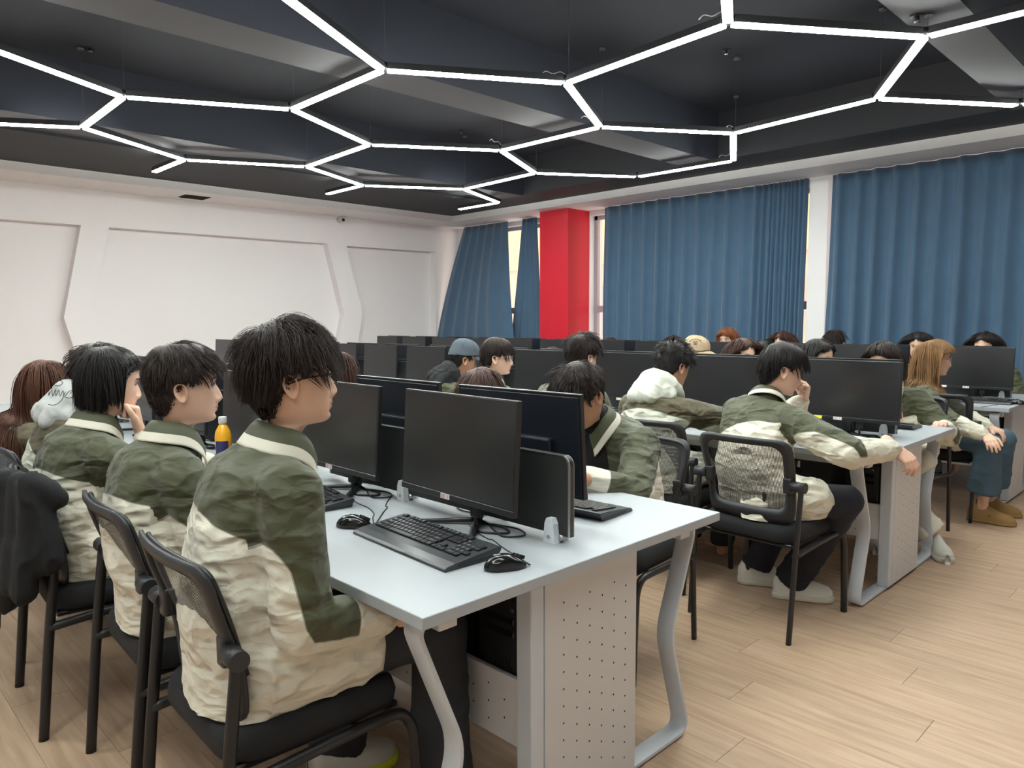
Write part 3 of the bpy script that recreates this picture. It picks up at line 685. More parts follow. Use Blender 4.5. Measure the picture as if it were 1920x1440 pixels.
# ------------------------------------------------------------------ keyboards and mice
def make_keyboard(separate, legends=False):
    kb = empty('keyboard')
    W, Dp = .455, .185
    sec = [(-.0925, 0.0), (-.0925, .006), (-.085, .012), (-.06, .0165), (-.042, .018), (.085, .030), (.0925, .028), (.0925, .020), (.08, .004), (.03, 0.0)]
    b = BB(); b.prism(sec, 0, -W/2, W/2); o = b.build('shell', M_kb, kb)
    bv = o.modifiers.new('bev', 'BEVEL'); bv.width = .0015; bv.segments = 2; bv.limit_method = 'ANGLE'
    b = BB(); 
    for sx in (-1, 1): b.box(sx*W/2-.001, sx*W/2+.001, -.05, .085, .006, .010, rot=None)
    b.build('side_rail', M_gloss, kb)
    U = .01865; x0 = -W/2+.022; rows = []
    rows.append((0, [(0, 1)]+[(2+i, 1) for i in range(4)]+[(6.5+i, 1) for i in range(4)]+[(11+i, 1) for i in range(4)]+[(15.25+i, 1) for i in range(3)]))
    rows.append((1.15, [(i, 1) for i in range(13)]+[(13, 2)]+[(15.25+i, 1) for i in range(3)]+[(18.5+i, 1) for i in range(4)]))
    rows.append((2.15, [(0, 1.5)]+[(1.5+i, 1) for i in range(12)]+[(13.5, 1.5)]+[(15.25+i, 1) for i in range(3)]+[(18.5+i, 1) for i in range(3)]+[(21.5, 1)]))
    rows.append((3.15, [(0, 1.75)]+[(1.75+i, 1) for i in range(11)]+[(12.75, 2.25)]+[(18.5+i, 1) for i in range(3)]))
    rows.append((4.15, [(0, 2.25)]+[(2.25+i, 1) for i in range(10)]+[(12.25, 2.75)]+[(16.25, 1)]+[(18.5+i, 1) for i in range(3)]+[(21.5, 1)]))
    rows.append((5.15, [(0, 1.25), (1.25, 1.25), (2.5, 1.25), (3.75, 6.25), (10, 1.25), (11.25, 1.25), (12.5, 1.25), (13.75, 1.25)]+[(15.25+i, 1) for i in range(3)]+[(18.5, 2), (20.5, 1)]))
    cache = {}; allb = BB(); txt = []
    sl = math.atan2(.012, .127); RM = Matrix.Rotation(sl, 3, 'X')
    LET = ['', '`1234567890-=', 'QWERTYUIOP[]', 'ASDFGHJKL;\'', 'ZXCVBNM,./', '']
    for r, (ry, ks) in enumerate(rows):
        y = .078-ry*U*1.0-.004
        for kx, kw in ks:
            cx = x0+(kx+kw/2)*U*.99; wk = kw*U*.99-.0022; z = .018+(y+.042)*.0945+.0015
            if separate:
                if kw not in cache:
                    q = BB(); q.box(-wk/2, wk/2, -U/2+.0014, U/2-.0014, -.002, .0028, .0012); cache[kw] = q.build('key', M_key, kb).data; ko = kb.children[-1]
                    ko = [c_ for c_ in kb.children if c_.data == cache[kw]][0]
                else: ko = link('key', cache[kw], kb)
                ko.location = (cx, y, z+.001); ko.rotation_euler = (sl, 0, 0)
            else: allb.box(cx-wk/2, cx+wk/2, y-U/2+.0014, y+U/2-.0014, z-.001, z+.0038, .001, rot=RM)
            txt.append((r, kx, cx, y, z+.0045))
    if not separate: o = allb.build('key_block', M_key, kb); tag(o, kind='stuff')
    if legends:
        fo = bpy.data.curves.new('t', 'FONT'); fo.size = .0085; fo.resolution_u = 1; ob = bpy.data.objects.new('t', fo); COL.objects.link(ob)
        parts = []; names = {(0, 0): 'Esc', (2, 0): 'Tab', (3, 0): 'Caps', (4, 0): 'Shift', (5, 0): 'Ctrl', (3, 12.75): 'Enter', (4, 12.25): 'Shift', (1, 18.5): 'Num', (5, 18.5): '0', (5, 20.5): '.', (5, 13.75): 'Ctrl'}
        for r, kx, cx, y, z in txt:
            s = names.get((r, kx), '')
            if not s and r in (1, 2, 3, 4):
                i = kx-{1: 0, 2: 1.5, 3: 1.75, 4: 2.25}[r]
                if 0 <= i < len(LET[r]) and abs(i-round(i)) < .01: s = LET[r][int(i)]
                elif kx >= 18.5 and kx < 21.5 and r > 1: s = {2: '789', 3: '456', 4: '123'}[r][int(kx-18.5)]
            if not s and r == 0 and kx > 1 and kx < 15: s = 'F%d' % ([2, 3, 4, 5, 6.5, 7.5, 8.5, 9.5, 11, 12, 13, 14].index(kx)+1)
            if not s: continue
            fo.body = s; fo.size = .0058 if len(s) > 1 else .0085; bpy.context.view_layer.update(); dg = bpy.context.evaluated_depsgraph_get(); e = ob.evaluated_get(dg).to_mesh()
            vv = np.array([q.co[:] for q in e.vertices]); ff = [tuple(p.vertices) for p in e.polygons]; ob.evaluated_get(dg).to_mesh_clear()
            if not len(vv): continue
            vv = vv-[(vv[:, 0].min()+vv[:, 0].max())/2, (vv[:, 1].min()+vv[:, 1].max())/2, 0]
            vv = vv@np.array(RM).T+[cx, y, z-.0003]; parts.append((vv, ff))
        bpy.data.objects.remove(ob)
        v, f = join(parts); o = mobj('key_legends', v, f, M_mark, kb, False); tag(o, kind='stuff')
    b = BB()
    for k in range(8): b.box(.098+.0040*k, .1008+.0040*k, -.0185, -.0135+(.002 if k in (0, 5) else 0), .0199, .0207, rot=Matrix.Rotation(.2, 3, 'Z'))
    b.build('wordmark', M_mark, kb)
    return kb
def make_mouse(words=True):
    m = empty('mouse')
    v, f = ellip((0, 0, 0), (1, 1, 1), n=28, m=18); v = v.copy(); x, y, z = v.T
    w_ = .0305*(1-.12*np.clip(y, 0, 1)**2-.10*np.exp(-((y-.1)/.35)**2)); h = .037*(1-.28*(y-(-.25))**2)
    zz = np.where(z > 0, z**.9 if False else np.sign(z)*np.abs(z)**.85, 0.0)*h
    zz = np.where(z <= 0, np.maximum(z, -.3)*.004, zz)
    V = np.c_[x*w_, y*.056, zz+.003]
    mobj('shell', V, f, M_gloss, m)
    b = BB(); v2, f2 = ellip((0, .030, .0285), (.0035, .010, .008)); b.raw(v2, f2, 0, True); b.build('scroll_wheel', M_blackm, m)
    b = BB(); b.box(-.0005, .0005, .018, .052, .0245, .034, rot=Matrix.Rotation(-.35, 3, 'X')); b.build('button_split', M_hole, m)
    if words:
        b = BB()
        for k in range(6): b.box(-.002, .002, -.030+.0042*k, -.0275+.0042*k, .0365+.0004*k, .0386+.0001*k)
        b.build('wordmark', M_mark, m)
    return m
def ang(p, q): return math.atan2(q[1]-p[1], q[0]-p[0])
kb1 = make_keyboard(True, True); kb1.location = (-1.607, 1.232, .75); kb1.rotation_euler = (0, 0, R(-3.2))
tag(kb1, 'black wired keyboard in front of the monitor nearest the aisle on the front desk row', 'keyboard', 'black keyboards')
kb2 = make_keyboard(False)
KB = [((-2.345, 1.27), R(-8), 'black wired keyboard beside the elbow of the man in black glasses'),
      ((-3.05, 1.25), R(-2), 'black keyboard before the third monitor of the front row'),
      ((-1.63, 1.83), PI+R(4), 'black keyboard on the window side of the front desk behind the divider'),
      ((-2.12, 3.86), 0, 'black keyboard under the hands of the man in the pale hooded jacket'),
      ((-1.57, 4.55), PI, 'black keyboard on the window side of the middle desk, at its aisle end'),
      ((-1.47, 6.33), R(3), 'black keyboard beside the long-haired woman in glasses')]
for i, (p, a, l) in enumerate(KB):
    o = kb2 if i == 0 else copy_tree(kb2); o.location = (p[0], p[1], .75); o.rotation_euler = (0, 0, a); tag(o, l, 'keyboard', 'black keyboards')
ms = make_mouse(); MS = [((-1.302, 1.255), R(-28), 'black wired mouse at the aisle end of the front desk beside the keyboard'), ((-1.90, 1.195), R(-52), 'black wired mouse next to the sleeve of the man in black glasses'),
      ((-1.22, 6.35), R(70), 'black mouse on the back desk row near the divider clamp')]
for i, (p, a, l) in enumerate(MS):
    o = ms if i == 0 else copy_tree(ms); o.location = (p[0], p[1], .75); o.rotation_euler = (0, 0, a); tag(o, l, 'mouse', 'black mice')
    if i < 2:
        q = Matrix.Rotation(-a, 3, 'Z'); way = [(942, 1026), (925, 1013), (914, 1010), (893, 997), (880, 985)] if i == 0 else [(699, 971), (701, 963), (690, 952), (668, 942), (655, 930)]
        tgt = [(.0, .050, .012), (.0, .062, .006)]+[tuple(q @ (Vector(PX(x_, y_, 2, .752))-Vector((p[0], p[1], .75)))) for x_, y_ in way]
        cable('cable', tgt, .0018, M_black, o)

# ------------------------------------------------------------------ pc towers
def make_tower():
    t = empty('computer_tower')
    b = BB(); b.box(-.085, .085, -.18, .19, 0, .37, .004, 2); b.build('case', M_blackm, t)
    b = BB(); b.box(-.083, .083, -.192, -.178, .004, .366, .005, 2); fp = b.build('front_panel', M_black, t)
    b = BB(); b.box(-.06, .06, -.195, -.191, .30, .318, .002); b.box(-.06, .06, -.195, -.191, .265, .283, .002); b.build('drive_bay', M_gloss, fp)
    b = BB(); 
    for k in range(9): b.box(-.05+.011*k, -.045+.011*k, -.1945, -.191, .03, .20)
    b.build('grille', M_hole, fp)
    b = BB(); b.cyl((.055, -.191, .34), (.055, -.195, .34), .006, 10); b.build('power_button', M_metal, fp)
    return t
tw = make_tower(); k = 0
for r, n in ((0, 4), (1, 4), (2, 2)):
    for i in range(n):
        for side in (0, 1):
            if side and i > 1: continue
            o = tw if k == 0 else copy_tree(tw); k += 1
            x = DX-.21-.70*i-(.24 if side else 0); yc = ROWS[r][0]
            o.location = (x, yc+(.004 if not side else -.004), .2625); o.rotation_euler = (0, 0, PI if side else 0)
            tag(o, 'black computer tower under the %s row, %s from the aisle, %s side' % (ROWS[r][2], ORD[i], 'window' if side else 'near'), 'computer', 'computer towers under the desks')
# loose black cables under the middle desk
o = cable('cable_bundle', [(-1.9, 3.75, .70), (-1.84, 3.74, .58), (-1.8, 3.76, .50), (-1.86, 3.78, .45), (-1.93, 3.76, .55), (-1.87, 3.74, .66), (-1.78, 3.76, .60), (-1.74, 3.8, .45)], .006); tag(o, 'loop of black cables hanging under the middle desk beside the tower', 'cable')

# ------------------------------------------------------------------ chairs
def make_chair():
    c = empty('office_chair')
    def sy(x, z):
        t = (z-.47)/.39; return -.185-.085*t+.030*(2*x/.45)**2+.022*math.exp(-((t-.38)/.3)**2)
    # backrest frame: outer and inner rounded outline on the curved surface
    oc = rrect(.45, .385, .05, 6, 0, .6725); ic = rrect(.365, .285, .045, 6, 0, .690)
    # the outline narrows a little towards the seat
    def nar(p): t = (p[1]-.47)/.39; return (p[0]*(.90+.10*min(1, max(0, t*1.6))), p[1])
    oc = [nar(p) for p in oc]; ic = [nar(p) for p in ic]
    def resample(P, m=72):
        P = np.array(P+[P[0]]); L = np.r_[0, np.cumsum(np.linalg.norm(np.diff(P, axis=0), axis=1))]; t = np.linspace(0, L[-1], m, endpoint=False)
        return np.c_[np.interp(t, L, P[:, 0]), np.interp(t, L, P[:, 1])]
    oc = resample(oc); ic = resample(ic); m = len(oc); v = []
    mid = oc*.5+ic*.5
    for ring, dy in ((oc, .003), (oc, -.007), (mid, -.012), (ic, -.007), (ic, .002), (mid, .007)):
        for x, z in ring: v.append((x, sy(x, z)+dy, z))
    f = []
    for a in range(6):
        b_ = (a+1) % 6
        for j in range(m): f.append((a*m+j, a*m+(j+1) % m, b_*m+(j+1) % m, b_*m+j))
    bf = mobj('backrest_frame', v, f, M_chair, c)
    # mesh panel
    nx, nz = 14, 12; v = []; 
    for j in range(nz+1):
        for i in range(nx+1):
            z = .54+.30*j/nz; x = (-.188+.376*i/nx)*(.90+.10*min(1, max(0, ((z-.47)/.39)*1.6)))
            v.append((x, sy(x, z)+.004, z))
    f = [(j*(nx+1)+i, j*(nx+1)+i+1, (j+1)*(nx+1)+i+1, (j+1)*(nx+1)+i) for j in range(nz) for i in range(nx)]
    mobj('mesh_panel', v, f, M_mesh, c)
    # padded black rim behind the top rail
    rim = [(x, sy(x, z)+.012, z) for x, z in [(-.2, .60), (-.212, .72), (-.214, .80), (-.195, .845), (-.12, .856), (0, .858), (.12, .856), (.195, .845), (.214, .80), (.212, .72), (.2, .60)]]
    v, f = tube(bez(rim, 5), .006, 8); mobj('rim_piping', v, f, M_steel, c)
    # seat
    pts = rrect(.47, .46, .09, 6, 0, .015); b = BB(); v = []; n = len(pts)
    for s, z in ((.90, .405), (.985, .412), (1, .428), (1, .448), (.97, .466), (.86, .476), (.5, .482)):
        for p in pts: v.append((p[0]*s, (p[1]-.015)*s+.015, z+(.012*((p[0]*s)/.23)**2 if z > .46 else 0)-(.018*max(0, ((p[1]-.015)*s)/.23)**3 if z > .44 else 0)))
    f = [(k*n+j, k*n+(j+1) % n, (k+1)*n+(j+1) % n, (k+1)*n+j) for k in range(6) for j in range(n)]
    v.append((0, .015, .480)); f += [(6*n+j, 6*n+(j+1) % n, len(v)-1) for j in range(n)]; f.append(tuple(range(n-1, -1, -1)))
    mobj('seat', v, f, M_seat, c)
    b = BB(); b.box(-.215, .215, -.20, .225, .392, .408, .004); b.build('seat_pan', M_steel, c)
    for s in (-1, 1):
        v, f = tube(bez([(s*.243, -.262, .0), (s*.246, -.235, .30), (s*.247, -.208, .55), (s*.247, -.196, .655)], 6), .0155, 10, True, .72); mobj('rear_leg', v, f, M_steel, c)
        v, f = tube(bez([(s*.245, -.232, .375), (s*.245, -.05, .388), (s*.246, .14, .397), (s*.246, .205, .392), (s*.246, .238, .355), (s*.247, .25, .29), (s*.247, .268, .0)], 6), .0145, 10, True); mobj('front_leg', v, f, M_steel, c)
        b = BB(); b.cyl((s*.205, -.198, .665), (s*.268, -.198, .665), .0225, 18); k = b.build('pivot_knob', M_chair, c)
        b = BB(); b.box(s*.19-.02, s*.19+.02, -.212, -.18, .63, .70, .008, 2); b.build('pivot_bracket', M_chair, k)
    b = BB(); b.cyl((-.23, .10, .385), (.23, .10, .385), .010, 8); b.build('cross_bar', M_steel, c)
    return c
chair0 = make_chair(); chair_used = [False]
def chair(x, y, rz, label, grp='black mesh-back chairs'):
    o = chair0 if not chair_used[0] else copy_tree(chair0); chair_used[0] = True
    o.location = (x, y, 0); o.rotation_euler = (0, 0, rz); tag(o, label, 'chair', grp); return o
CH = [(-1.715, .84, R(-2), 'black mesh-back chair under the man in black glasses nearest the camera'),
      (-2.30, .865, R(-3), 'black mesh-back chair second along the near side of the front row'),
      (-2.97, .80, R(-3), 'black mesh-back chair with a black coat hung over its back'),
      (-3.68, .86, 0, 'black mesh-back chair under the person in the grey hood'),
      (-4.40, .86, R(4), 'black mesh-back chair under the person with long auburn hair'),
      (-1.86, 2.43, PI+R(6), 'black chair behind the boy bowing his head at the front desk'),
      (-2.60, 2.50, PI, 'black chair of the brown-haired person hidden behind the front row monitors'),
      (-3.85, 2.50, PI, 'black chair on the window side of the front row, far along'),
      (-1.565, 3.215, R(-2), 'black mesh-back chair in the aisle gap, its see-through back turned to the camera'),
      (-2.22, 3.37, R(4), 'black mesh-back chair under the man in the pale hooded jacket'),
      (-2.92, 3.30, 0, 'black chair third along the near side of the middle row'),
      (-3.60, 3.30, 0, 'black chair under the man in thin metal glasses'),
      (-4.25, 3.25, 0, 'black chair under the man in the grey cap'),
      (-1.62, 5.06, PI+R(-4), 'black chair on the window side of the middle desk, at its aisle end'),
      (-2.2, 5.2, PI, 'black chair second along the window side of the middle row'),
      (-2.9, 5.2, PI, 'black chair third along the window side of the middle row'),
      (-5.55, 3.05, R(14), 'empty black chair pushed in near the far divider of the middle row'),
      (-1.565, 5.86, R(3), 'black mesh-back chair under the woman with long light brown hair'),
      (-2.3, 5.9, 0, 'black chair second along the near side of the back row'),
      (-3.0, 5.9, 0, 'black chair third along the near side of the back row'),
      (-3.7, 5.9, 0, 'black chair fourth along the near side of the back row'),
      (-5.3, 5.9, 0, 'black chair sixth along the near side of the back row')]
CH += [(x, 7.55, PI, 'black chair on the window side of the back row, %s from the aisle' % ORD[i]) for i, x in enumerate((-1.7, -2.3, -3.0, -3.6, -4.25, -4.9, -5.8))]
for a in CH: chair(*a)

# ------------------------------------------------------------------ juice bottle and other small things on the desks
bt = empty('drink_bottle', (*PX(417, 782, 2, .965)[:2], .75), .4, 'orange juice bottle with a white cap between the second man and the front man', 'bottle')
def lathe(prof, n=28):
    v = []; f = []
    for r_, z in prof:
        for k in range(n): v.append((r_*math.cos(2*PI*k/n), r_*math.sin(2*PI*k/n), z))
    for i in range(len(prof)-1):
        for k in range(n): f.append((i*n+k, i*n+(k+1) % n, (i+1)*n+(k+1) % n, (i+1)*n+k))
    f += [tuple(range(n-1, -1, -1)), tuple(range((len(prof)-1)*n, len(prof)*n))]; return v, f
v, f = lathe([(.028, 0), (.033, .006), (.034, .05), (.031, .075), (.034, .10), (.034, .135), (.030, .155), (.018, .178), (.0135, .186), (.0135, .192)]); mobj('bottle_body', v, f, mat('orange_juice', (.85, .42, .02), .2, coat=.5), bt)
v, f = lathe([(.0165, .188), (.0172, .19), (.0172, .214), (.0155, .217)]); mobj('cap', v, f, M_edge, bt)
b = BB(); n = 18; vv = []
for k in range(n+1):
    a = -1.9+k*1.7/n
    for z in (.035, .115): rr = .0346 if z < .1 else .0348; vv.append((rr*math.cos(a), rr*math.sin(a), z))
b.raw(vv, [(2*k, 2*k+2, 2*k+3, 2*k+1) for k in range(n)], 0, True); b.build('label', mat('bottle_label_navy', (.02, .02, .12), .4), bt)
b = BB(); b.box(.0349, .0353, .002, .016, .05, .085); 
for k in range(5): b.box(.0354, .0357, .004, .014, .054+.006*k, .0565+.006*k)
b.build('barcode', M_mark, bt)
# paper cup and white cup on the middle desk
cp = empty('paper_cup', (-2.75, 3.72, .75), 0, 'white paper cup on the middle desk beside the man in metal glasses', 'cup')
v, f = lathe([(.026, 0), (.036, .088), (.037, .09), (.034, .088), (.024, .004)]); mobj('cup_body', v, f, M_clamp, cp)

# ================================================================== PEOPLE
# ---- head: rings from crown to neck base; front point (y,z), back point (y,z), half width
HK = np.array([(.000, .1175, -.020, .1175, .0005), (.030, .114, -.052, .111, .034), (.066, .098, -.080, .090, .057), (.085, .073, -.094, .060, .070),
    (.091, .048, -.100, .030, .0755), (.093, .028, -.101, .008, .0765), (.0895, .006, -.099, -.014, .0760), (.0885, -.018, -.094, -.036, .0735),
    (.088, -.042, -.084, -.056, .0695), (.0865, -.060, -.076, -.070, .0655), (.086, -.076, -.070, -.082, .0615), (.0865, -.092, -.066, -.093, .0565),
    (.085, -.106, -.063, -.102, .0505), (.076, -.1165, -.061, -.110, .047), (.050, -.117, -.060, -.117, .0475), (.028, -.120, -.060, -.127, .0495),
    (.014, -.140, -.060, -.138, .0515), (.008, -.170, -.062, -.152, .053), (.006, -.205, -.068, -.172, .057), (.0, -.240, -.080, -.200, .075), (-.01, -.26, -.09, -.23, .10)])
def head_mesh(nr=84, na=88, fem=0, chin=0.):
    s = np.linspace(0, len(HK)-1, nr)
    # denser rows over the face
    K = np.array([np.interp(s, np.arange(len(HK)), HK[:, k]) for k in range(5)]).T
    for _ in range(3): K[1:-1] = K[1:-1]*.5+(K[2:]+K[:-2])*.25
    th = np.linspace(0, 2*PI, na, endpoint=False)
    th = th-.35*np.sin(th)*.9                     # more columns towards the face
    V = []
    for fy, fz, by, bz, w_ in K:
        c = np.cos(th); t = (1+c)/2
        y = by+(fy-by)*t; z = bz+(fz-bz)*t; sn = np.sin(th); x = w_*np.sign(sn)*np.abs(sn)**.88
        V.append(np.c_[x, y, z])
    V = np.vstack(V); x, y, z = V.T; fr = smoothstep(.0, .05, y)
    def G(a, sa): return np.exp(-(a/sa)**2)
    # nose
    nz = np.interp(z, [-.075, -.064, -.057, -.050, -.043, -.033, -.018, -.002, .012, .022], [0, .002, .0105, .0185, .0225, .0195, .0125, .0055, .001, 0])
    nw = np.interp(z, [-.06, -.045, -.03, -.005, .02], [.0135, .0135, .0105, .0075, .009])
    dy = nz*np.exp(-np.abs(x/nw)**2.2)
    dy += .0085*(G(x-.0155, .0065)+G(x+.0155, .0065))*G(z+.049, .0075)            # nostril wings
    # brows, sockets, cheeks, mouth, chin
    dy += .0035*G(z-.020, .010)*G(np.abs(x)-.022, .022)
    dy -= .0065*G(z-.001, .012)*G(np.abs(x)-.032, .016)
    dy += .0030*G(z-.001, .0065)*G(np.abs(x)-.032, .014)                          # lids
    dy -= .0032*G(z-.002, .010)*G(x, .013)                                        # nasion
    dy += (.003+.003*fem)*G(z+.030, .020)*G(np.abs(x)-.045, .022)
    dy += .0065*G(z+.071, .016)*G(x, .030)
    dy += .0036*G(z+.0705, .0042)*G(x, .018)*(1-.25*G(x, .004))
    dy += .0042*G(z+.0815, .0046)*G(x, .0165)
    dy -= .0030*G(z+.0762, .0017)*G(x, .024)
    dy -= .0035*G(z+.0915, .0055)*G(x, .022)
    dy += (.0045+chin)*G(z+.106, .011)*G(x, .020)
    V[:, 1] += dy*fr
    F = []; n = na
    i, j = np.meshgrid(np.arange(nr-1), np.arange(na), indexing='ij'); q = i*n+j; q2 = i*n+(j+1) % n
    F = np.c_[q.ravel(), q2.ravel(), (q2+n).ravel(), (q+n).ravel()]
    c = V[F].mean(axis=1)
    lip = (c[:, 1] > .083) & (((c[:, 0]/.024)**2+((c[:, 2]+.0705)/.0058)**2 < 1) | ((c[:, 0]/.022)**2+((c[:, 2]+.0815)/.0062)**2 < 1)) & (c[:, 2] < -.064) 
    return V, F, lip.astype(int)
HEAD_HI = head_mesh(); HEAD_LO = head_mesh(46, 44); HEAD_F = head_mesh(60, 60, 1, -.003)
def ear_mesh(side, s=1.0, n=30, m=10):
    V = []; F = []
    for r in range(m+1):
        t = r/m
        for k in range(n):
            a = 2*PI*k/n; oy = math.cos(a); oz = math.sin(a)
            # ear outline: wide at the top, narrow lobe
            wy = .0175*(1+.22*oz); hz = .0315; y = oy*wy*t; z = oz*hz*t-.002
            rim = math.exp(-((t-.86)/.10)**2)*(1 if oz > -.55 else .35); conch = math.exp(-((t-.0)/.42)**2); anti = math.exp(-((t-.58)/.10)**2)*(.6 if oy < .3 else 0)
            h = .0080*rim-.0125*conch+.0045*anti-.002*(t > .97)+.004*(-oy*t+0)*1.6+.003
            V.append((side*(h), y-.25*.0*z, z))
    for r in range(m):
        for k in range(n): q = (r*n+k, r*n+(k+1) % n, (r+1)*n+(k+1) % n, (r+1)*n+k); F.append(q if side > 0 else q[::-1])
    # back shell
    o = len(V)
    for k in range(n):
        x, y, z = V[m*n+k]; V.append((x-side*.006, y*.92+.002, z*.94))
    for k in range(n): V.append((-side*.012, V[m*n+k][1]*.45+.006, V[m*n+k][2]*.6))
    for a, b_ in ((m*n, o), (o, o+n)):
        for k in range(n): q = (a+k, a+(k+1) % n, b_+(k+1) % n, b_+k); F.append(q if side > 0 else q[::-1])
    V = np.array(V)*s; a = side*R(-17)
    Rz = np.array(Matrix.Rotation(a*1.0, 3, 'Z')); Rx = np.array(Matrix.Rotation(R(10), 3, 'X'))
    V = V@Rx.T@Rz.T+[side*.0795, -.012, -.016]
    return V, F

# ---- hair
def hairline(y):
    return np.interp(y, [-.11, -.06, -.035, -.018, .004, .022, .030, .045, .065, .085, .11], [-.098, -.090, -.055, -.020, .012, -.012, .012, .040, .056, .064, .068])
def make_hair(st, Mh, seed, torso=None, lo=False):
    """strands in head space; Mh 3x3 head rotation (to know which way is down)"""
    rs = np.random.RandomState(seed); V, F, _ = HEAD_HI if not lo else HEAD_LO
    N = vnormals(V, F); scalp = (V[:, 2] > hairline(V[:, 1])+(st.get('hl', 0))) & (V[:, 2] > -.105)
    vol = st.get('vol', .02); down = np.array(Mh).T@np.array([0, 0, -1.])
    # under-cap that follows the skull
    edge = smoothstep(0, .022, V[:, 2]-hairline(V[:, 1])-st.get('hl', 0))
    top = smoothstep(-.06, .09, V[:, 2])
    thick = (.003+vol*.52*top*(1 if st.get('flat') is None else .6))*edge+.0015
    lump = 1+.35*vnoise(V*28+seed)
    if st.get('cap'): thick = np.minimum(thick, .005)
    CV = V+N*(thick*lump)[:, None]; idx = np.where(scalp)[0]; keep = np.zeros(len(V), bool); keep[idx] = True
    cf = F[keep[F].all(axis=1)]; re = -np.ones(len(V), int); u_ = np.unique(cf); re[u_] = np.arange(len(u_)); parts_v = [CV[u_]]; cap_f = re[cf]
    # strands
    if st.get('cap'): idx = idx[(V[idx, 2] < .022) & (V[idx, 1] < .05)]; vol = .010
    n = st.get('n', 1500); L = st.get('len', .1); K = st.get('seg', 7)
    ri = rs.choice(idx, n); root = V[ri]+N[ri]*.002+rs.normal(0, .0025, (n, 3)); nr = N[ri]
    W0 = np.array(st.get('whorl', (0.0, -.045, .12)))
    d = root-W0; d -= nr*(d*nr).sum(1)[:, None]; d /= np.linalg.norm(d, axis=1)[:, None]+1e-9
    fwd = np.array(st.get('sweep', (0, .6, 0)))
    d += fwd*smoothstep(-.06, .06, root[:, 1])[:, None]*smoothstep(.0, .08, root[:, 2])[:, None]
    if st.get('part') is not None:
        sd = np.sign(root[:, 0]-st['part']); d += np.c_[sd*st.get('parts', .9), np.zeros(n), np.zeros(n)]*smoothstep(.02, .09, root[:, 2])[:, None]
    clump = vnoise(root*np.array([45, 45, 45])+seed*3.1); cl2 = np.c_[vnoise(root*38+11+seed), vnoise(root*38+31+seed), vnoise(root*38+57+seed)]
    mess = st.get('mess', .25); lift = st.get('lift', .5)
    topw = smoothstep(-.02, .09, root[:, 2])
    d = d+nr*(lift*topw)[:, None]+cl2*mess*.9+rs.normal(0, .10+mess*.15, (n, 3)); d /= np.linalg.norm(d, axis=1)[:, None]
    ln = L*(1+.28*clump)*rs.uniform(.75, 1.08, n)*(st.get('side', .55)+(1-st.get('side', .55))*topw)
    nearear = np.exp(-((root[:, 1]-.0)/.030)**2-((root[:, 2]+.005)/.045)**2)*(np.abs(root[:, 0]) > .045)
    ln = ln*(1-st.get('ear', .80)*nearear)
    if st.get('ear', .8) > .5:
        sz = (np.abs(root[:, 0]) > .048) & (np.abs(root[:, 1]+.008) < .036) & (root[:, 2] < .085); ln = np.where(sz, np.minimum(ln, np.maximum(root[:, 2]-.004, .010)), ln)
    nape = smoothstep(.035 if st.get('ear', .8) > .5 else -.02, -.06, root[:, 2]); ln = ln*(1-st.get('nape', .78)*nape)
    if st.get('front'): ln = ln*np.where(root[:, 1] > .045, st['front'], 1)
    off = rs.uniform(.002, 1, n)**.8*vol*(.30+.70*topw)+.002
    base = np.array([.0765, .1, .1175]); cen = np.array([0, -.004, 0.])
    P = np.zeros((n, K+1, 3)); P[:, 0] = root; p = root.copy(); g = st.get('grav', .22); curl = st.get('curl', 0); phs = rs.uniform(0, 6.28, n)*0+clump*6
    for k in range(K):
        step = (ln/K)[:, None]; p = p+d*step
        E = (p-cen)/(base+off[:, None]); r = np.linalg.norm(E, axis=1); ins = (r < 1) & (p[:, 2] > -.10)
        low = p[:, 2] < -.02                          # below the ears the neck is narrower than the skull
        ne = E/(base+off[:, None]); ne /= np.linalg.norm(ne, axis=1)[:, None]+1e-9
        push = np.where(ins, (1-r)*.08, 0); p = p+ne*push[:, None]
        dn = (d*ne).sum(1); d = d-ne*(np.where(ins & (dn < 0), dn, 0))[:, None]
        if st.get('fc') is not None:
            m_ = (p[:, 2] < .058) & (p[:, 2] > -.16) & (p[:, 1] > st['fc']) ; ex = np.where(m_, p[:, 1]-st['fc'], 0); p[:, 1] -= ex*.8
            p[:, 0] += np.sign(p[:, 0])*np.minimum(ex, .03)*.5; d[:, 1] = np.where(m_ & (d[:, 1] > 0), -.05, d[:, 1])
        if torso is not None:
            for tc, tr in torso:
                T = (p-tc)/tr; rr = np.linalg.norm(T, axis=1); it = rr < 1; nt_ = T/tr; nt_ /= np.linalg.norm(nt_, axis=1)[:, None]+1e-9
                p = np.where(it[:, None], tc+T/rr[:, None]*tr*1.0, p); dn = (d*nt_).sum(1); d = d-nt_*np.where(it & (dn < 0), dn, 0)[:, None]
        wob = np.c_[vnoise(p*22+seed), vnoise(p*22+seed+40), vnoise(p*22+seed+80)]
        d = d+down*g*(1+.5*k/K)+wob*mess*.45
        if curl: d = d+np.c_[np.sin(phs+k*1.1), np.cos(phs+k*1.3), 0*phs]*curl
        d /= np.linalg.norm(d, axis=1)[:, None]; P[:, k+1] = p
    if st.get('clumpk'):
        # gather strands towards a set of guide strands, more at the tips
        gk = rs.choice(n, max(8, n//st['clumpk'])); D = ((root[:, None, :]-root[gk][None])**2).sum(2); who = gk[D.argmin(1)]
        wt = (np.linspace(0, 1, K+1)**1.3*.72)[None, :, None]; P = P*(1-wt)+(P[who]+(root-root[who])[:, None, :]*.25)*wt
    wd = st.get('w', .0016)*rs.uniform(.7, 1.3, n)
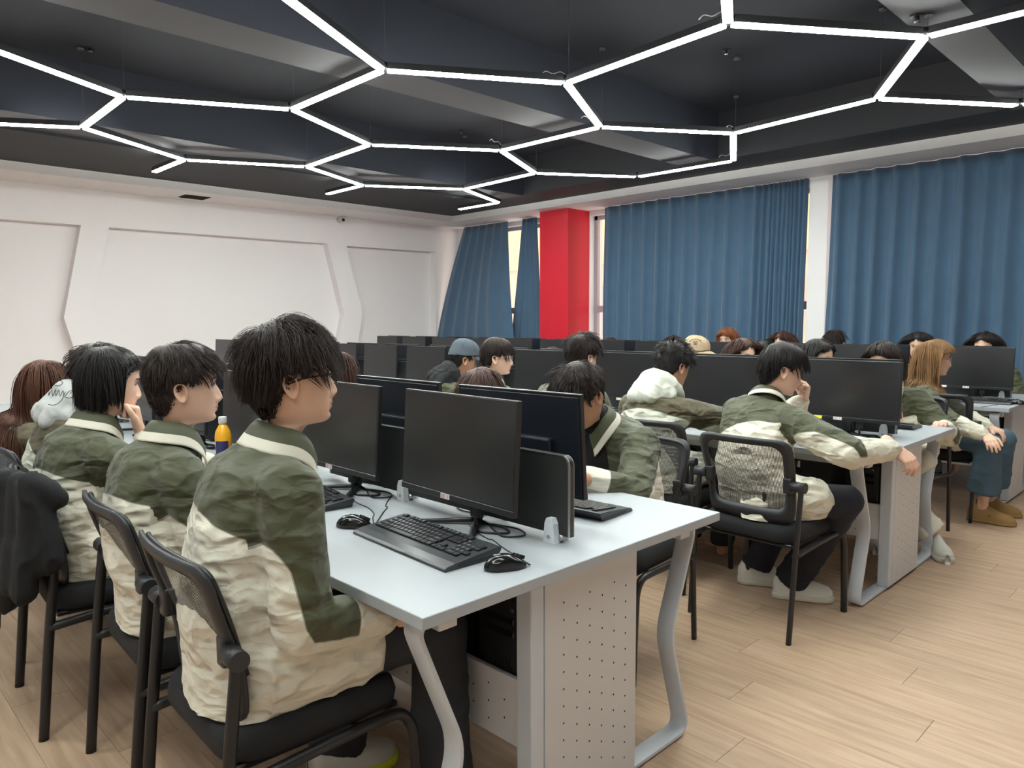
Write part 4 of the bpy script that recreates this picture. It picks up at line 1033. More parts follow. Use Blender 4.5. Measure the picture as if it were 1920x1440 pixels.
    T = np.zeros_like(P); T[:, 1:-1] = P[:, 2:]-P[:, :-2]; T[:, 0] = P[:, 1]-P[:, 0]; T[:, -1] = P[:, -1]-P[:, -2]; T /= np.linalg.norm(T, axis=2)[..., None]+1e-9
    ref = (P-cen); ref /= np.linalg.norm(ref, axis=2)[..., None]+1e-9
    S = np.cross(T, ref); S /= np.linalg.norm(S, axis=2)[..., None]+1e-9; U = np.cross(S, T)
    tp = np.interp(np.linspace(0, 1, K+1), [0, .15, .7, 1], [.7, 1, .85, .12])[None, :, None]*wd[:, None, None]
    R0 = P+S*tp; R1 = P-S*tp; R2 = P+U*tp*.7
    SV = np.stack([R0, R2, R1], axis=2).reshape(-1, 3)          # n,(K+1),3
    a = np.arange(n)[:, None, None]*(3*(K+1))+np.arange(K)[None, :, None]*3+np.arange(3)[None, None, :]
    b_ = np.arange(n)[:, None, None]*(3*(K+1))+np.arange(K)[None, :, None]*3+((np.arange(3)+1) % 3)[None, None, :]
    SF = np.stack([a, b_, b_+3, a+3], axis=-1).reshape(-1, 4)+len(parts_v[0])
    return np.vstack([parts_v[0], SV]), np.vstack([cap_f, SF])

# ---- hands.  local: wrist at origin, fingers +Y, palm facing -Z; side +1 = right hand (thumb towards -X)
def hand_parts(side, curl=(30, 35, 40, 45), spread=4, thumb=25, scale=1., cj=(1, 1.15, .8)):
    P = []
    P.append(capsule((0, -.055, 0), (0, .008, 0), .0265, .0245, 12, .78))
    for i, x in enumerate((-.027, -.009, .009, .026)):
        P.append(capsule((x*.45, .006, 0), (x, .080-.004*abs(i-1), 0), .0165, .0125, 10))
    P.append(capsule((-.018, .02, -.006), (-.022, .06, -.004), .018, .014, 10)); P.append(capsule((.02, .015, -.006), (.022, .06, -.004), .016, .013, 10))
    for i, (x, ln) in enumerate(zip((-.028, -.0095, .0095, .027), (.072, .080, .074, .058))):
        p = np.array([x, .082-.005*abs(i-1.2), 0]); a = 0; sp = R(spread*(i-1.5)); rr = (.0098, .0098, .0094, .0082)[i]
        for k, fr in enumerate((.45, .31, .24)):
            a += R(curl[i])*cj[k]; q = p+ln*fr*np.array([math.sin(sp)*math.cos(a), math.cos(sp)*math.cos(a), -math.sin(a)])
            P.append(capsule(p, q, rr-.0007*k, rr-.0007*(k+1), 10)); p = q
    p = np.array([-.020, .018, -.008]); t = R(thumb); d = np.array([-math.cos(t)*.75, .72, -math.sin(t)*.7]); d /= np.linalg.norm(d)
    q = p+d*.042; P.append(capsule(p, q, .0155, .0125, 10)); d2 = d+np.array([.35, .25, -.25]); d2 /= np.linalg.norm(d2); q2 = q+d2*.030; P.append(capsule(q, q2, .0118, .0108, 10)); d3 = d2+np.array([.3, .2, -.15]); d3 /= np.linalg.norm(d3); P.append(capsule(q2, q2+d3*.024, .0105, .0085, 10))
    out = []
    for v, f in P:
        v = v*scale; 
        if side < 0: v = v*[-1, 1, 1]; f = [q_[::-1] for q_ in f]
        out.append((v, f))
    return out
def frame(fwd, up):
    """columns: x, y=fwd, z=up"""
    f_ = np.array(fwd, float); f_ /= np.linalg.norm(f_); u_ = np.array(up, float); u_ = u_-f_*(u_@f_); u_ /= np.linalg.norm(u_)
    return np.c_[np.cross(f_, u_), f_, u_]
def ik(S, W, l1, l2, pole):
    S = np.array(S, float); W = np.array(W, float); d = W-S; L = np.linalg.norm(d); L2 = min(L, (l1+l2)*.995); d /= L; W = S+d*L2
    a = (l1*l1-l2*l2+L2*L2)/(2*L2); h = math.sqrt(max(0, l1*l1-a*a)); p = np.array(pole, float); p -= d*(p@d); p /= np.linalg.norm(p)+1e-9
    return S+d*a+p*h, W
def segdist(v, a, b_):
    d = b_-a; t = np.clip(((v-a)@d)/(d@d), 0, 1); c = a+t[:, None]*d; return np.linalg.norm(v-c, axis=1), t, c

def person(root, rz, head, hrot=(0, 0, 0), label='', hair=None, hcol='black', skin=0, arms=None, near=False, mid=False, bend=.02, jacket='jacket', jm=None, group=None,
           collar=True, hood=None, glasses=None, cap=None, legs=None, female=False, hem=.46, shx=.185, seed=1, yoke=None, inner=None, feet=((-.11, .42), (.11, .42)), shoe=None, shoecol=None, trou=None, hs=1.0, bulk=1.0, shdrop=.085):
    """root: (x, y) world; rz facing (0 = towards the windows); head: world position of the head centre; hrot pitch(down +), yaw(towards -x +), roll"""
    c_, s_ = math.cos(rz), math.sin(rz); Rw = np.array([[c_, -s_, 0], [s_, c_, 0], [0, 0, 1]]); root = np.array([root[0], root[1], 0.])
    toL = lambda p: (np.array(p)-root)@Rw
    H = toL(head)
    E = empty('person', tuple(root), rz, label, 'person', group)
    Mh = np.array((Matrix.Rotation(R(hrot[1]), 3, 'Z') @ Matrix.Rotation(R(-hrot[0]), 3, 'X') @ Matrix.Rotation(R(hrot[2]), 3, 'Y')))
    def h2l(v): return (np.asarray(v)*hs)@Mh.T+H
    lo = not (near or mid)
    # neck base
    Nk = H+Mh@np.array([0, -.040, -.135])*hs+np.array([0, -.012, -.035]); pel = np.array([0, -.03, .56])
    up = Nk-pel; mid_ = pel+up*.5+np.array([0, -bend-.02, 0])
    tq = np.linspace(0, 1, 9); spine = np.array([(1-t)**2*pel+2*t*(1-t)*mid_+t*t*Nk for t in tq])
    upn = (spine[-1]-spine[-3]); upn /= np.linalg.norm(upn); fw_ = np.array([0, 1., 0]); fw_ -= upn*(fw_@upn); fw_ /= np.linalg.norm(fw_)
    tw = np.array([1., 0, 0])
    SH = {s: Nk-upn*shdrop+tw*s*shx+fw_*.01 for s in (-1, 1)}
    arms = arms or {}; EL_ = {}; WR = {}; AX = {}
    for s in (-1, 1):
        a = arms.get(s, {}); wr = toL(a['world']) if 'world' in a else np.array(a.get('wrist', (s*.17, .33, .70)))
        EL_[s], WR[s] = ik(SH[s], wr, a.get('l1', .285), a.get('l2', .255), a.get('pole', (s*.55, -.55, -.6))); AX[s] = a
    sk = M_skin[skin]
    # body: head, neck, trunk, arms and legs in one mesh
    hd = HEAD_F if (female and not lo) else (HEAD_HI if near else (HEAD_LO if lo else HEAD_F if female else HEAD_HI)); Vh = h2l(hd[0]); Fh = [tuple(q) for q in hd[1].tolist()]
    # let the bottom rings of the neck follow the trunk
    k = smoothstep(-.13, -.25, hd[0][:, 2]) if False else np.clip((-.13-hd[0][:, 2])/.13, 0, 1)
    tgt = (hd[0]-[0, -.04, -.215])*[1.25, 1.1, .6]*hs@frame(fw_, upn).T+Nk+upn*-.03
    Vh = Vh*(1-k[:, None]**2)+tgt*k[:, None]**2
    parts = [(Vh, Fh)]
    bd = []
    for i in range(8):
        r0 = .115+.02*math.sin(i/8*PI); bd.append(capsule(spine[i]*[1, 1, 1], spine[i]+(spine[min(i+1, 8)]-spine[i]), r0*(.95 if i < 7 else .55), r0*(.95 if i < 6 else .5), 10, .8))
    for s in (-1, 1):
        bd.append(capsule(Nk-upn*.05, SH[s]*.96+Nk*.04, .05, .045, 8)); bd.append(capsule(SH[s], EL_[s], .045, .036, 8)); bd.append(capsule(EL_[s], WR[s], .037, .026, 8))
    if 'wfeet' in (legs or {}): feet = tuple(tuple(toL((*p, 0))[:2]) for p in legs['wfeet'])
    toe = R((legs or {}).get('toe', 0))
    hipj = {s: np.array([s*.10, -.01, .565]) for s in (-1, 1)}; knee = {}; ank = {}
    lg = legs or {}
    for s in (-1, 1):
        fx, fy = feet[0 if s < 0 else 1]; kn = lg.get('wknee', {}).get(s); knee[s] = toL(kn) if kn is not None else np.array([fx*1.15, .40, .56]); ank[s] = np.array([fx, fy, .095])
        bd.append(capsule(hipj[s], knee[s], .065, .048, 8)); bd.append(capsule(knee[s], ank[s], .048, .034, 8)); bd.append(capsule(ank[s]+[0, -.01, -.03], ank[s]+[0, .12, -.055], .03, .022, 8))
    v, f = remesh(bd, .022 if lo else .015, 3); parts.append((v, [tuple(q) for q in (f.tolist() if isinstance(f, np.ndarray) else f)]))
    for s in (-1, 1):
        a = AX[s]
        if a.get('hand'):
            hp = hand_parts(s, **a['hand']); fm_ = frame(a.get('fdir', WR[s]-EL_[s]), a.get('back', (0, 0, 1)))
            hp = [(vv@fm_.T+WR[s]+fm_[:, 1]*.0, ff) for vv, ff in hp]; hv, hf = remesh(hp, a.get('vox', .0035), 2, .5); parts.append((hv, [tuple(q) for q in (hf.tolist() if isinstance(hf, np.ndarray) else hf)]))
        elif near or mid:
            hp = hand_parts(s); fm_ = frame(WR[s]-EL_[s], (0, 0, 1)); hp = [(vv@fm_.T+WR[s], ff) for vv, ff in hp]; hv, hf = remesh(hp, .006, 2, .5); parts.append((hv, [tuple(q) for q in (hf.tolist() if isinstance(hf, np.ndarray) else hf)]))
        if cap is None or True:
            ev, ef = ear_mesh(s); parts.append((h2l(ev), ef))
    v, f = join(parts); fm_i = np.zeros(len(f), int); fm_i[:len(hd[2])] = hd[2]
    body = mobj('body', v, f, [sk, M_lip], E, True, fm_i)
    # eyes and brows
    for s in (-1, 1):
        ev, ef = ellip((s*.0315, .0745, .0005), (.0128, .0116, .0042), n=16, m=10); o = mobj('eye', h2l(ev), ef, M_eye, body)
        ev, ef = ellip((s*.0315, .0825, .0005), (.0048, .0044, .0040), n=14, m=8); mobj('iris', h2l(ev), ef, M_iris, body)
        lash = bez([(s*.0445, .0775, .0015), (s*.038, .0845, .0052), (s*.030, .0870, .0064), (s*.021, .0850, .0035)], 3); ev, ef = tube(lash, .0011, 6); mobj('eyelid_line', h2l(ev), ef, M_hair['black'], body)
        br = bez([(s*.050, .0740, .0180), (s*.042, .0835, .0215), (s*.030, .0915, .0215), (s*.018, .0945, .0185)], 3); ev, ef = tube(br, np.interp(np.linspace(0, 1, len(br)), [0, .4, 1], [.0012, .0028, .0030]), 6, True, .8); mobj('eyebrow', h2l(ev), ef, M_hair['black'], body)
    if inner:
        iv = [capsule(spine[i], spine[i+1], .135 if i < 7 else .11, .135 if i < 6 else .085, 12, .8) for i in range(3, 8)]; v, f = remesh(iv, .015, 4); mobj('shirt', v, f, inner, E)
    # hair
    if hair:
        tor = None
        if hair.get('long'):
            tc = (Nk-upn*.17-H)@Mh/hs; tor = [(tc, np.array([.275, .185, .205]))]
            tor.append(((Nk+upn*.02-H)@Mh/hs, np.array([.075, .07, .08])))
        hv, hf = make_hair(dict(hair, cap=bool(cap)), Mh, seed, tor, lo)
        mobj('hair', h2l(hv), hf, M_hair[hcol], E)
    # jacket
    jv = []; BA = bulk
    prof = [(0, .200, .150), (.14, .198, .146), (.3, .190, .140), (.5, .188, .135), (.7, .190, .128), (.85, .180, .112), (.95, .135, .088), (1.0, .085, .075)]
    path = [np.array([0, pel[1]+.005, hem])]+[p for p in spine[1:]]; path = np.array(path); L = len(path); rings = []; n = 28
    pv = []
    for i, p in enumerate(path):
        t = i/(L-1); a = np.interp(t, [q[0] for q in prof], [q[1] for q in prof])*BA; b_ = np.interp(t, [q[0] for q in prof], [q[2] for q in prof])*BA
        T = path[min(i+1, L-1)]-path[max(i-1, 0)]; T /= np.linalg.norm(T); ff = np.array([0, 1., 0])-T*T[1]; ff /= np.linalg.norm(ff)
        for k in range(n):
            an = 2*PI*k/n; cx = math.copysign(abs(math.cos(an))**.8, math.cos(an)); sy_ = math.copysign(abs(math.sin(an))**.85, math.sin(an))
            pv.append(p+tw*cx*a*(shx/.185)+ff*(sy_*b_-(.018 if .2 < t < .9 else 0)))
    pf = [(i*n+k, i*n+(k+1) % n, (i+1)*n+(k+1) % n, (i+1)*n+k) for i in range(L-1) for k in range(n)]+[tuple(range(n-1, -1, -1)), tuple(range((L-1)*n, L*n))]
    jv.append((np.array(pv), pf))
    for s in (-1, 1):
        a = AX[s]; Sx = SH[s]; jv.append(capsule(Nk-upn*.085+tw*s*.05, Sx-upn*.005, .085*BA, .080*BA, 16)); jv.append(capsule(Sx, EL_[s], .079*BA, .070*BA, 16))
        we = EL_[s]+(WR[s]-EL_[s])*a.get('cuff', .93); jv.append(capsule(EL_[s], we-(WR[s]-EL_[s])*.12, .069*BA, .052*BA, 16)); jv.append(capsule(we-(WR[s]-EL_[s])*.16, we, .047*BA, .039*BA, 16))
        # cloth over the lap
        if a.get('lap', True): jv.append(capsule(hipj[s]+[s*.018, .0, .01], hipj[s]*.55+knee[s]*.45+[s*.008, 0, .006], .118*BA, .098*BA, 14))
    vox = .0085 if near else (.012 if mid else .018)
    v, f = remesh(jv, vox, 8 if near else 4, .5); f = np.asarray(f)
    N = vnormals(v, f)
    # which piece of cloth each vertex belongs to
    dT = np.full(len(v), 9.); tT = np.zeros(len(v))
    for i in range(L-1):
        d_, t_, _c = segdist(v, path[i], path[i+1]); m_ = d_ < dT; dT[m_] = d_[m_]; tT[m_] = (i+t_[m_])/(L-1)
    yk = (v-Nk)@upn; yok = yoke if yoke is not None else -.205
    patT = yk-yok-.02*np.cos(v[:, 0]*9)
    pat = patT.copy(); best = dT/.15; armw = np.zeros(len(v)); fold = np.zeros(len(v))
    for s in (-1, 1):
        d1, t1, c1 = segdist(v, SH[s], EL_[s]); d2, t2, c2 = segdist(v, EL_[s], WR[s]); up1 = d1 <= d2
        d_ = np.where(up1, d1, d2); tt = np.where(up1, t1, 1+t2); c = np.where(up1[:, None], c1, c2)
        rad = v-c; rad /= np.linalg.norm(rad, axis=1)[:, None]+1e-9
        axu = (EL_[s]-SH[s]); axu /= np.linalg.norm(axu); axf = (WR[s]-EL_[s]); axf /= np.linalg.norm(axf)
        # rear side of the sleeve: away from where the elbow bends
        bk = -(axf-axu*(axf@axu)); 
        if np.linalg.norm(bk) < .25: bk = np.array([0, -1., -.3])
        bk = bk/np.linalg.norm(bk)*.75+np.array([0, -.25, -.55]); bk /= np.linalg.norm(bk)
        dot = rad@bk; thr = np.interp(tt, [0, .25, .55, 1, 1.5], [1.4, 1.0, .50, .26, .22])
        pa = np.minimum((thr-dot)*.07, (AX[s].get('end', 1.42)-tt)*.25)
        onarm = (d_/.078 < best*1.0) & ~((tt < .02)); w_ = onarm.astype(float); armw = np.maximum(armw, w_)
        pat = np.where(onarm, np.where(tt < .25, np.minimum(pa, .05), pa), pat)
        near_el = np.exp(-((tt-1)/.45)**2); fold += w_*near_el*np.abs(np.sin((tt*9.5+rad@np.cross(axu, bk)*1.2+vnoise(v*9+seed)*1.3)*1.0))*.55
    # wrinkles
    q = v.copy(); q[:, 2] *= .55; r1 = 1-np.abs(vnoise(q*13+seed))*2; r2 = 1-np.abs(vnoise(q@np.array([[.8, .6, 0], [-.6, .8, 0], [0, 0, 1]])*24+seed*2))*2
    lowf = vnoise(v*5+seed)
    amp = (.0055 if near else .0055)*(1+.6*smoothstep(.0, .25, .25-tT)); sl = smoothstep(.96, .86, tT)
    v = v+N*((r1**3*amp*1.2+r2**3*.0022+lowf*.007-.004)*sl+fold*.0065)[:, None]
    # hem: open a little and stay clear of the seat
    zc = np.where((np.abs(v[:, 0]) < .235) & (v[:, 1] > -.19), .484, .455); v[:, 2] = np.where(armw < .5, np.maximum(v[:, 2], zc), v[:, 2])
    jmat = jm or M_jack
    mobj(jacket, v, f, jmat, E, True, None, pat)
    # cuffs
    # collar: stand and fall with a pale band at its outer edge
    Fr = frame(fw_, upn)
    if collar:
        n = 40; rows = [(-.050, .074, .066), (.020, .064, .060), (.042, .066, .062), (.046, .071, .066), (.030, .083, .076), (.010, .092, .084), (-.002, .097, .089), (-.012, .101, .093), (-.018, .1035, .0955)]
        cv = []; rs = np.random.RandomState(seed)
        for r_i, (h, a, b_) in enumerate(rows):
            for k in range(n+1):
                an = R(-90)+R(24)+(2*PI-R(48))*k/n*1.0+PI      # open at the throat
                an = PI/2+R(16)+(2*PI-R(32))*k/n
                fr = max(0, math.sin(an)); droop = .055*fr**2+(.030*fr**6 if r_i > 4 else 0)
                wv = .003*math.sin(an*3+seed)*(r_i/8)
                cv.append(Nk+Fr@np.array([math.cos(an)*(a+wv), math.sin(an)*b_+.012+.022*fr, h-droop+.010]))
        cf = [(r_i*(n+1)+k, r_i*(n+1)+k+1, (r_i+1)*(n+1)+k+1, (r_i+1)*(n+1)+k) for r_i in range(len(rows)-1) for k in range(n)]
        fm2 = [1 if r_i >= 5 else 0 for r_i in range(len(rows)-1) for k in range(n)]
        o = mobj('collar', cv, cf, [M_olive, M_cream], E, True, fm2); s = o.modifiers.new('thickness', 'SOLIDIFY'); s.thickness = .004; s.offset = 0
    if inner:
        n = 32; cv = []
        for h, a in ((-.03, .078), (.02, .066), (.040, .064), (.045, .060), (.035, .057)):
            for k in range(n): an = 2*PI*k/n; cv.append(Nk+Fr@np.array([math.cos(an)*a, math.sin(an)*a*.95+.012, h-.03*max(0, math.sin(an))]))
        cf = [(r_*n+k, r_*n+(k+1) % n, (r_+1)*n+(k+1) % n, (r_+1)*n+k) for r_ in range(4) for k in range(n)]; mobj('shirt_collar', cv, cf, inner, E)
    if hood:
        hp = []
        for a_ in np.linspace(-130, 130, 26):
            an = R(-90+a_); rr = .088; back = math.cos(R(a_)); p = Nk+Fr@np.array([math.cos(an)*rr*1.05, math.sin(an)*rr+.01, .030+.035*max(0, back)-.05*max(0, -back)])
            hp.append((p, .030+.022*max(0, back)))
        pr = [capsule(hp[i][0], hp[i+1][0], hp[i][1], hp[i+1][1], 12) for i in range(len(hp)-1)]
        for xx in (-.05, 0, .05): pr.append(capsule(Nk+Fr@np.array([xx, -.085, .07]), Nk+Fr@np.array([xx*1.2, -.125, -.055]), .030, .042, 12))
        for a_ in np.linspace(-75, 75, 9):
            an = R(-90+a_); p = Nk+Fr@np.array([math.cos(an)*.080, math.sin(an)*.078, .05+.055*math.cos(R(a_))]); q_ = Nk+Fr@np.array([math.cos(an)*.11, math.sin(an)*.12-.01, -.02]); pr.append(capsule(p, q_, .018, .034, 10))
        hv, hf = remesh(pr, .007 if not lo else .012, 14); hf = np.asarray(hf); hn = vnormals(hv, hf); hv = hv+hn*((1-np.abs(vnoise(hv*17+seed))*2)**3*.006+vnoise(hv*9+seed)*.006)[:, None]
        hoodo = mobj('hood', hv, hf, hood, E)
    # glasses
    if glasses:
        gm, sq = glasses; Rg = .0205; g = BB(); yl = .103
        for s in (-1, 1):
            pts = rrect(.045, .032 if sq else .041, .009 if sq else .019, 5, s*.0325, -.003)
            P3 = [(x, yl-.10*(abs(x)-.03)**2*20*.2-.004*(abs(x) > .04), z) for x, z in pts]; P3.append(P3[0])
            vv, ff = tube(P3, .0018 if sq else .0011, 6, False); g.raw(h2l(vv), ff, 0, True)
            vv, ff = tube([(s*.054, yl-.004, .004), (s*.068, yl-.012, .006), (s*.078, .06, .004), (s*.0815, .01, -.002), (s*.082, -.02, -.012)], .0019 if sq else .0010, 6); g.raw(h2l(vv), ff, 0, True)
        vv, ff = tube([(-.011, yl, 0), (0, yl+.002, .003), (.011, yl, 0)], .0016, 6); g.raw(h2l(vv), ff, 0, True)
        go = g.build('glasses', gm, E)
        for s in (-1, 1):
            pts = rrect(.043, .030 if sq else .039, .008 if sq else .018, 5, s*.0325, -.003); mobj('lens', h2l([(x, yl-.001, z) for x, z in pts]), [tuple(range(len(pts)))], M_glass, go, False)
    if cap:
        V, F, _ = HEAD_HI; N2 = vnormals(V, F); mk = V[:, 2] > np.interp(V[:, 1], [-.1, .0, .1], [.005, .022, .045]); th_ = .014+.012*smoothstep(.05, .11, V[:, 2])
        CV = V+N2*th_[:, None]; cf = F[mk[F].all(axis=1)]; u_ = np.unique(cf); re = -np.ones(len(V), int); re[u_] = np.arange(len(u_))
        co = mobj('cap', h2l(CV[u_]), re[cf], cap, E); s = co.modifiers.new('thickness', 'SOLIDIFY'); s.thickness = .003
        from mathutils.bvhtree import BVHTree as _B
        tree = _B.FromPolygons([tuple(q) for q in CV[u_]], [tuple(int(i) for i in q) for q in re[cf]]); sm_ = []
        for k in range(6):
            pts = []
            for e_ in range(20, 88, 6):
                a_ = k*PI/3+PI/6; dd = Vector((math.cos(a_)*math.cos(R(e_)), math.sin(a_)*math.cos(R(e_)), math.sin(R(e_)))); hh = tree.ray_cast(Vector((0, -.01, .03)), dd, 1)
                if hh[0] is not None: pts.append(np.array(hh[0])+np.array(dd)*.002)
            if len(pts) > 3: sm_.append(tube(pts, .0013, 5))
        if sm_: vv, ff = join(sm_); o = mobj('seam', h2l(vv), ff, cap, co); o['label'] = 'raised stitched seams of the cap'
        bv = []; nb = 16; mb = 6
        for j in range(mb+1):
            for i in range(nb+1):
                a_ = R(-62+124*i/nb); t = j/mb; rx = .079+.010*t; ry = .108+.068*t*math.cos(a_)**.5
                bv.append((math.sin(a_)*rx, math.cos(a_)*ry*1.0-.002, .046-.022*t-.020*(math.sin(a_))**2*1.0+.006*math.sin(PI*t)))
        bf = [(j*(nb+1)+i, j*(nb+1)+i+1, (j+1)*(nb+1)+i+1, (j+1)*(nb+1)+i) for j in range(mb) for i in range(nb)]
        o = mobj('brim', h2l(bv), bf, cap, co); s = o.modifiers.new('thickness', 'SOLIDIFY'); s.thickness = .003
        vv, ff = ellip((0, -.02, .142), (.006, .006, .004), n=8, m=5); mobj('button', h2l(vv), ff, cap, co)
    # trousers and shoes
    if trou:
        tv = [capsule(hipj[-1]+[.0, -.03, .01], hipj[1]+[0, -.03, .01], .095, .095, 14)]; wd = lg.get('width', .066)
        for s in (-1, 1):
            tv.append(capsule(hipj[s], knee[s]+[0, .01, 0], .086, .072, 14)); bt_ = ank[s]+(knee[s]-ank[s])*lg.get('crop', .02); tv.append(capsule(knee[s], knee[s]+(bt_-knee[s])*.3, .074, .074, 14)); tv.append(tube([knee[s], knee[s]+(bt_-knee[s])*.5, bt_], [.072, (.072+wd)/2, wd], 18))
        v, f = remesh(tv, .012 if (near or mid) else .018, 5); f = np.asarray(f); N = vnormals(v, f); r1 = 1-np.abs(vnoise(v*12+seed))*2
        v = v+N*(r1**3*.006+vnoise(v*30)*.0012)[:, None]
        for s in (-1, 1): v[:, 2] = np.maximum(v[:, 2], lg.get('hemz', .055))
        mobj('trousers', v, f, trou, E)
    if shoe:
        for s in (-1, 1):
            fx, fy = feet[0 if s < 0 else 1]; up_ = []; m = 15; n = 16; sole = []
            for i in range(m):
                t = i/(m-1); y = -.085+.275*t; w_ = np.interp(t, [0, .06, .25, .5, .72, .9, .97, 1], [.014, .032, .037, .040, .050, .044, .028, .012]); h = 1.12* np.interp(t, [0, .08, .3, .45, .6, .8, .94, 1], [.05, .088, .092, .082, .062, .048, .036, .02])
                for k in range(n):
                    a_ = PI*k/(n-1); up_.append((fx+math.cos(a_)*w_*(1-.25*math.sin(a_)**3), fy+y, (.032 if shoe is not M_clog else .022)+h*math.sin(a_)**.8))
                for k in range(n): a_ = 2*PI*k/n; sole.append((fx+math.copysign(abs(math.cos(a_))**.5, math.cos(a_))*(w_+.004), fy+y*1.03, (.018 if shoe is not M_clog else .012)+(.018 if shoe is not M_clog else .012)*math.copysign(abs(math.sin(a_))**.4, math.sin(a_))))
            fu = [(i*n+k, i*n+k+1, (i+1)*n+k+1, (i+1)*n+k) for i in range(m-1) for k in range(n-1)]+[tuple(range(n)), tuple(range((m-1)*n, m*n))[::-1]]
            def turn(q):
                q = np.array(q, float); c0 = np.array([fx, fy]); ct, st_ = math.cos(toe), math.sin(toe); d_ = q[:, :2]-c0
                q[:, 0] = c0[0]+d_[:, 0]*ct-d_[:, 1]*st_; q[:, 1] = c0[1]+d_[:, 0]*st_+d_[:, 1]*ct; return q
            o = mobj('shoe', turn(up_), fu, shoe, E)
            fs = [(i*n+k, i*n+(k+1) % n, (i+1)*n+(k+1) % n, (i+1)*n+k) for i in range(m-1) for k in range(n)]+[tuple(range(n)), tuple(range((m-1)*n, m*n))[::-1]]
            mobj('sole', turn(sole), fs, shoecol or shoe, o)
            if shoe is not M_clog:
                for k in range(4):
                    y = fy+.035+.022*k; vv, ff = tube([(fx-.020, y, .100-.012*k), (fx, y, .1085-.013*k), (fx+.020, y, .100-.012*k)], .0028, 5); mobj('lace', turn(vv), ff, M_edge, o)
            else:
                vv, ff = tube([(fx-.040, fy+.045, .05), (fx-.02, fy+.05, .090), (fx+.02, fy+.05, .090), (fx+.040, fy+.045, .05)], .008, 8, True, .4); mobj('strap', turn(vv), ff, M_clog, o)
    return E, dict(H=H, Mh=Mh, Nk=Nk, Fr=Fr, SH=SH, EL=EL_, WR=WR, h2l=h2l)

HS = dict(
 fluffy=dict(n=5200, len=.130, seg=9, vol=.038, mess=.30, lift=.50, grav=.24, curl=.12, sweep=(.1, .9, 0), w=.0010, side=.55, clumpk=14, front=.72),
 short=dict(n=4600, len=.075, seg=6, vol=.022, mess=.18, lift=.35, grav=.20, sweep=(0, .9, 0), w=.0011, side=.42, clumpk=10, front=1.0),
 sleek=dict(fc=.032, ear=.15, nape=.45, n=4600, len=.165, seg=10, vol=.020, mess=.10, lift=.25, grav=.34, sweep=(0, .75, 0), w=.0013, side=.62, clumpk=8, front=.66, hl=-.004),
 bowl=dict(n=2600, len=.105, seg=8, vol=.022, mess=.08, lift=.3, grav=.30, sweep=(0, .8, 0), w=.0014, side=.62, clumpk=8, front=.8),
 spiky=dict(n=2400, len=.062, seg=5, vol=.022, mess=.35, lift=1.1, grav=.08, sweep=(0, .5, 0), w=.0013, side=.38, clumpk=10),
 messy=dict(n=3400, len=.085, seg=7, vol=.028, mess=.45, lift=.8, grav=.18, sweep=(0, .9, 0), w=.0013, side=.5, clumpk=9),
 long=dict(fc=.03, ear=0, nape=0, n=2600, len=.50, seg=16, vol=.020, mess=.10, lift=.2, grav=.45, sweep=(0, .0, 0), w=.0019, side=.95, part=0., parts=.8, long=True, clumpk=8, front=.8),
 wavy=dict(fc=.028, ear=0, nape=0, n=3000, len=.46, seg=16, vol=.026, mess=.22, lift=.4, grav=.40, sweep=(0, .1, 0), w=.0016, side=.95, part=.0, parts=.8, long=True, clumpk=8, front=.75, curl=.05),
 bob=dict(fc=.045, ear=0, nape=0, n=1300, len=.24, seg=9, vol=.020, mess=.08, lift=.2, grav=.42, sweep=(0, .5, 0), w=.0024, side=.95, part=.0, parts=.3, clumpk=7, front=.45),
 farlong=dict(fc=.035, ear=0, nape=0, n=900, len=.36, seg=9, vol=.018, mess=.08, lift=.2, grav=.45, sweep=(0, .0, 0), w=.0030, side=.95, part=.01, parts=.9, clumpk=7, front=.6),
 fard=dict(n=1200, len=.09, seg=6, vol=.024, mess=.3, lift=.6, grav=.2, sweep=(0, .8, 0), w=.0024, side=.5, clumpk=8),
)
def hp(px, py, ax, v): return tuple(PX(px, py, ax, v))
PEOPLE = {}
# 1 the man nearest the camera
PEOPLE['front'] = person((-1.70, .80), R(-12), hp(546, 706, 0, -1.67), (-2, -8, 0), 'person in olive and cream jacket and black glasses, dark fluffy hair, seated nearest the camera', HS['fluffy'], 'soft', 0,
    {1: dict(wrist=(.17, .27, .64), pole=(.30, -.6, -.6), end=1.48), -1: dict(wrist=(-.12, .30, .68))}, near=True, glasses=(M_gloss, True), seed=3, bend=.03,
    trou=M_denimk, shoe=M_shoew, shoecol=M_neon, legs=dict(width=.085, crop=.0, wfeet=((-1.88, 1.10), (-1.50, 1.20)), wknee={1: (-1.53, 1.22, .54)}), yoke=-.19)
# 2 second man
PEOPLE['second'] = person((-2.30, .82), R(-8), hp(345, 722, 0, -2.33), (0, -10, 0), 'person in olive and cream jacket, short black fringe, second behind the boy in black glasses', HS['short'], 'soft', 1,
    {1: dict(wrist=(.13, .30, .70), pole=(.35, -.5, -.6)), -1: dict(wrist=(-.12, .35, .68))}, near=True, seed=5, bend=.03, trou=M_denimk, yoke=-.19, inner=None)
# 3 third man, chin on hand
e3 = hp(262, 775, 0, -2.93)
PEOPLE['third'] = person((-2.97, .78), 0, hp(207, 716, 0, -2.99), (8, -6, 0), 'person in olive and cream jacket with sleek black hair, resting his chin on his fist', HS['sleek'], 'black', 1,
    {1: dict(world=tuple(np.array(hp(262, 806, 0, -2.92))), pole=(.5, .1, -1), hand=dict(curl=(62, 66, 70, 74), thumb=10), fdir=(-.15, -.05, 1), back=(.3, 1, .1), vox=.0035, cuff=.86, end=1.5), -1: dict(wrist=(-.05, .45, .80), pole=(-.7, -.2, -.8))}, near=True, seed=8, bend=.04, trou=M_denimk, yoke=-.19)
